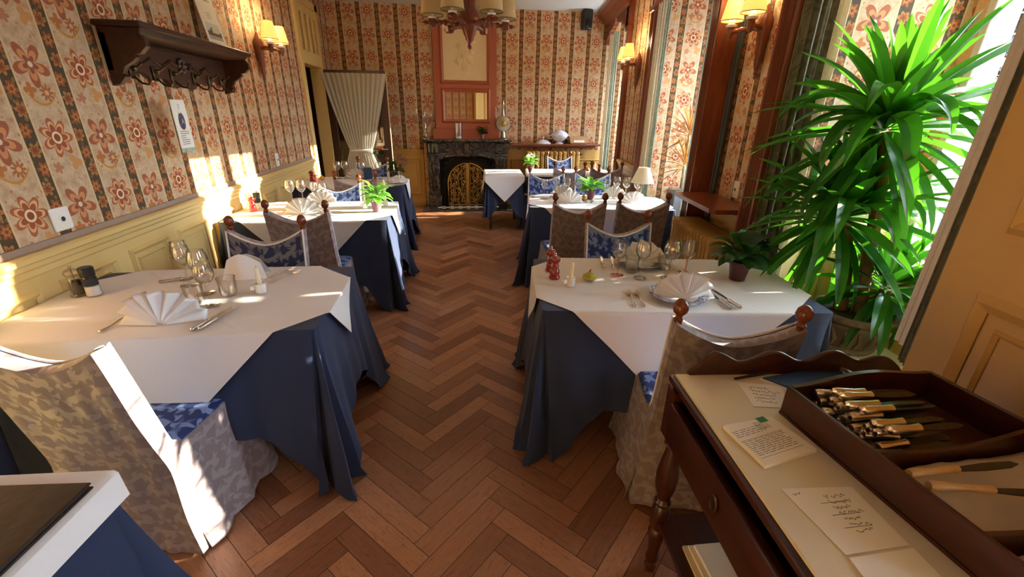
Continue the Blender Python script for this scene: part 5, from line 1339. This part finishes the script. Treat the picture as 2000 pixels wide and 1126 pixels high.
def tray():
    B = T(.826, .832, CT+.0005) @ RZ(radians(3)); W_, L_ = .45, .545; h = .085; th = .012
    t = thing('cutlery_tray', 'dark wooden compartment tray full of cutlery on cart', 'tray'); t.matrix_world = B
    MB().box((0, -L_, 0), (W_, 0, .008)).build('bottom', 'mahogany', t, smooth=False)
    MB().rbox((0, -L_, .008), (th, 0, h), .003).build('side_board', 'mahogany', t); MB().rbox((W_-th, -L_, .008), (W_, 0, h), .003).build('side_board', 'mahogany', t)
    for y0 in (-th, -L_): MB().prism([(th, .008), (W_-th, .008), (W_-th, h)] + [(W_-th-(W_-2*th)*i/16, h + .022*sin(pi*i/16)**2) for i in range(1, 16)] + [(th, h)], y0, y0+th, 'y').build('end_board', 'mahogany', t)
    for y0 in (-.235, -.43): MB().prism([(th, .008), (W_-th, .008), (W_-th, .080)] + [(W_-th-(W_-2*th)*i/16, .080 - .026*sin(pi*i/16)) for i in range(1, 16)] + [(th, .080)], y0, y0+.010, 'y').build('divider', 'mahogany', t)
    kp = knife_proto('silver_warm', 'steel_dark', .092, 1.35); kp['label'] = 'silver-handled knife in the pile filling the tray'; g = 'knives piled in the cutlery tray'; kp['group'] = g; r = random.Random(5); i = 0
    for layer in range(5):
        for k in range(6):
            y = -.040 - k*.031 + (layer % 2)*.012 + r.uniform(-.008, .008); x = .020 + layer*.010 + r.uniform(0, .03); z = .010 + layer*.0185
            M = B @ T(x, y, z) @ RZ(-pi/2 + r.uniform(-.16, .10)) @ RX(-r.uniform(.02, .10)) @ RY(r.uniform(-.5, .5))
            o = kp if i == 0 else dup(kp, kp['label'], (0, 0, 0), None, g); o.matrix_world = M; i += 1
    # napkin in the middle compartment with two bone-handled knives
    def nap(u, v): x, y = .018 + .41*u, -.245 - .175*v; return (x, y, .022 + .012*sin(u*5+v*2) + .055*max(0, u-.45)*max(0, 1-abs(v-.4)) + .05*exp(-(u/.05)**2)*exp(-((v-.1)/.15)**2) + .006*nz(u*9, v*6))
    o = MB().grid(nap, 40, 24).build('cloth_napkin', 'beige_napkin', angle=80, norm=False, solid=.003); o.matrix_world = B; tag(o, 'crumpled beige napkin in the middle tray compartment', 'napkin')
    kb = knife_proto('bone', 'steel_dark', .105); kb.matrix_world = B @ T(.03, -.285, .062) @ RZ(-pi/2-.06) @ RX(-.0); kb['label'] = 'bone-handled knife nearer the knife pile, on beige napkin'; kb['group'] = 'bone-handled knives'; kb.scale = (1.1,)*3
    k2 = dup(kb, 'bone-handled knife farther from the pile, on beige napkin', (0, 0, 0), None, 'bone-handled knives'); k2.matrix_world = B @ T(.04, -.315, .060) @ RZ(-pi/2-.26) @ Matrix.Scale(1.15, 4)
    for k, (y, z) in enumerate(((-.475, .026), (-.495, .048))):
        o = MB().grid(lambda u, v: (.018 + .41*u, .035*cos(v*2*pi)*(.9+.1*sin(u*6)), .016*sin(v*2*pi) + .003*sin(u*8)), 20, 14).build('rolled_napkin', 'beige_napkin', angle=80, norm=False); o.matrix_world = B @ T(0, y, z); tag(o, ('lower rolled beige napkin in nearest tray compartment', 'upper rolled beige napkin in nearest tray compartment')[k], 'napkin', 'rolled napkins in the tray')
plain('silver_warm', 'e4dbd0', .26, 1.0, .1, 60); plain('steel_dark', '4a443e', .35, .9, .2); plain('bone', 'c2985a', .4, 0, .15, 60)
tray()

# ------------------------------------------------------------------ seen through the near window
def view_out():
    t = thing('parked_car', 'light blue parked car outside the window behind plant', 'car', (9.6, 7.0, -.8), radians(60))
    body = [(-2.0, .35), (-2.02, .62), (-1.85, .80), (-1.2, .88), (-.75, 1.35), (-.3, 1.45), (.7, 1.43), (1.35, .95), (1.95, .85), (2.05, .6), (2.0, .35)]
    MB().prism(body, -.82, .82, 'y').build('body', 'car_blue', t, angle=20)
    MB().prism([(-1.1, .92), (-.72, 1.28), (-.28, 1.38), (.66, 1.36), (1.18, .96)], -.83, .83, 'y').build('side_windows', 'car_glass', t, smooth=False)
    for x in (-1.25, 1.25):
        for y in (-.76, .76): MB().lathe([(0, -.09), (.25, -.09), (.31, -.05), (.31, .05), (.25, .09), (0, .09)], 20, T(x, y, .31) @ RX(pi/2)).build('wheel', 'tyre', t)
    t = thing('conifer', 'hazy dark conifer tree on the slope outside the window', 'tree', (21, 15.5, .0)); r = random.Random(2)
    MB().tube([(0, 0, 0), (0, 0, 3), (0, 0, 6.2)], [.25, .16, .03], 8).build('trunk', 'bark', t); mb = MB()
    for i in range(420):
        f = r.random()**.7; z = 1.6 + 4.7*f; az = r.uniform(0, 6.3); R = 2.3*(1-f)**.7*r.uniform(.5, 1)
        leaf_blade(mb, (cos(az)*R*.35, sin(az)*R*.35, z), az, r.uniform(-.2, .5), R*.7+.2, .16, .8, 3)
    mb.build('foliage', 'far_leaf', t, norm=False)
view_out()
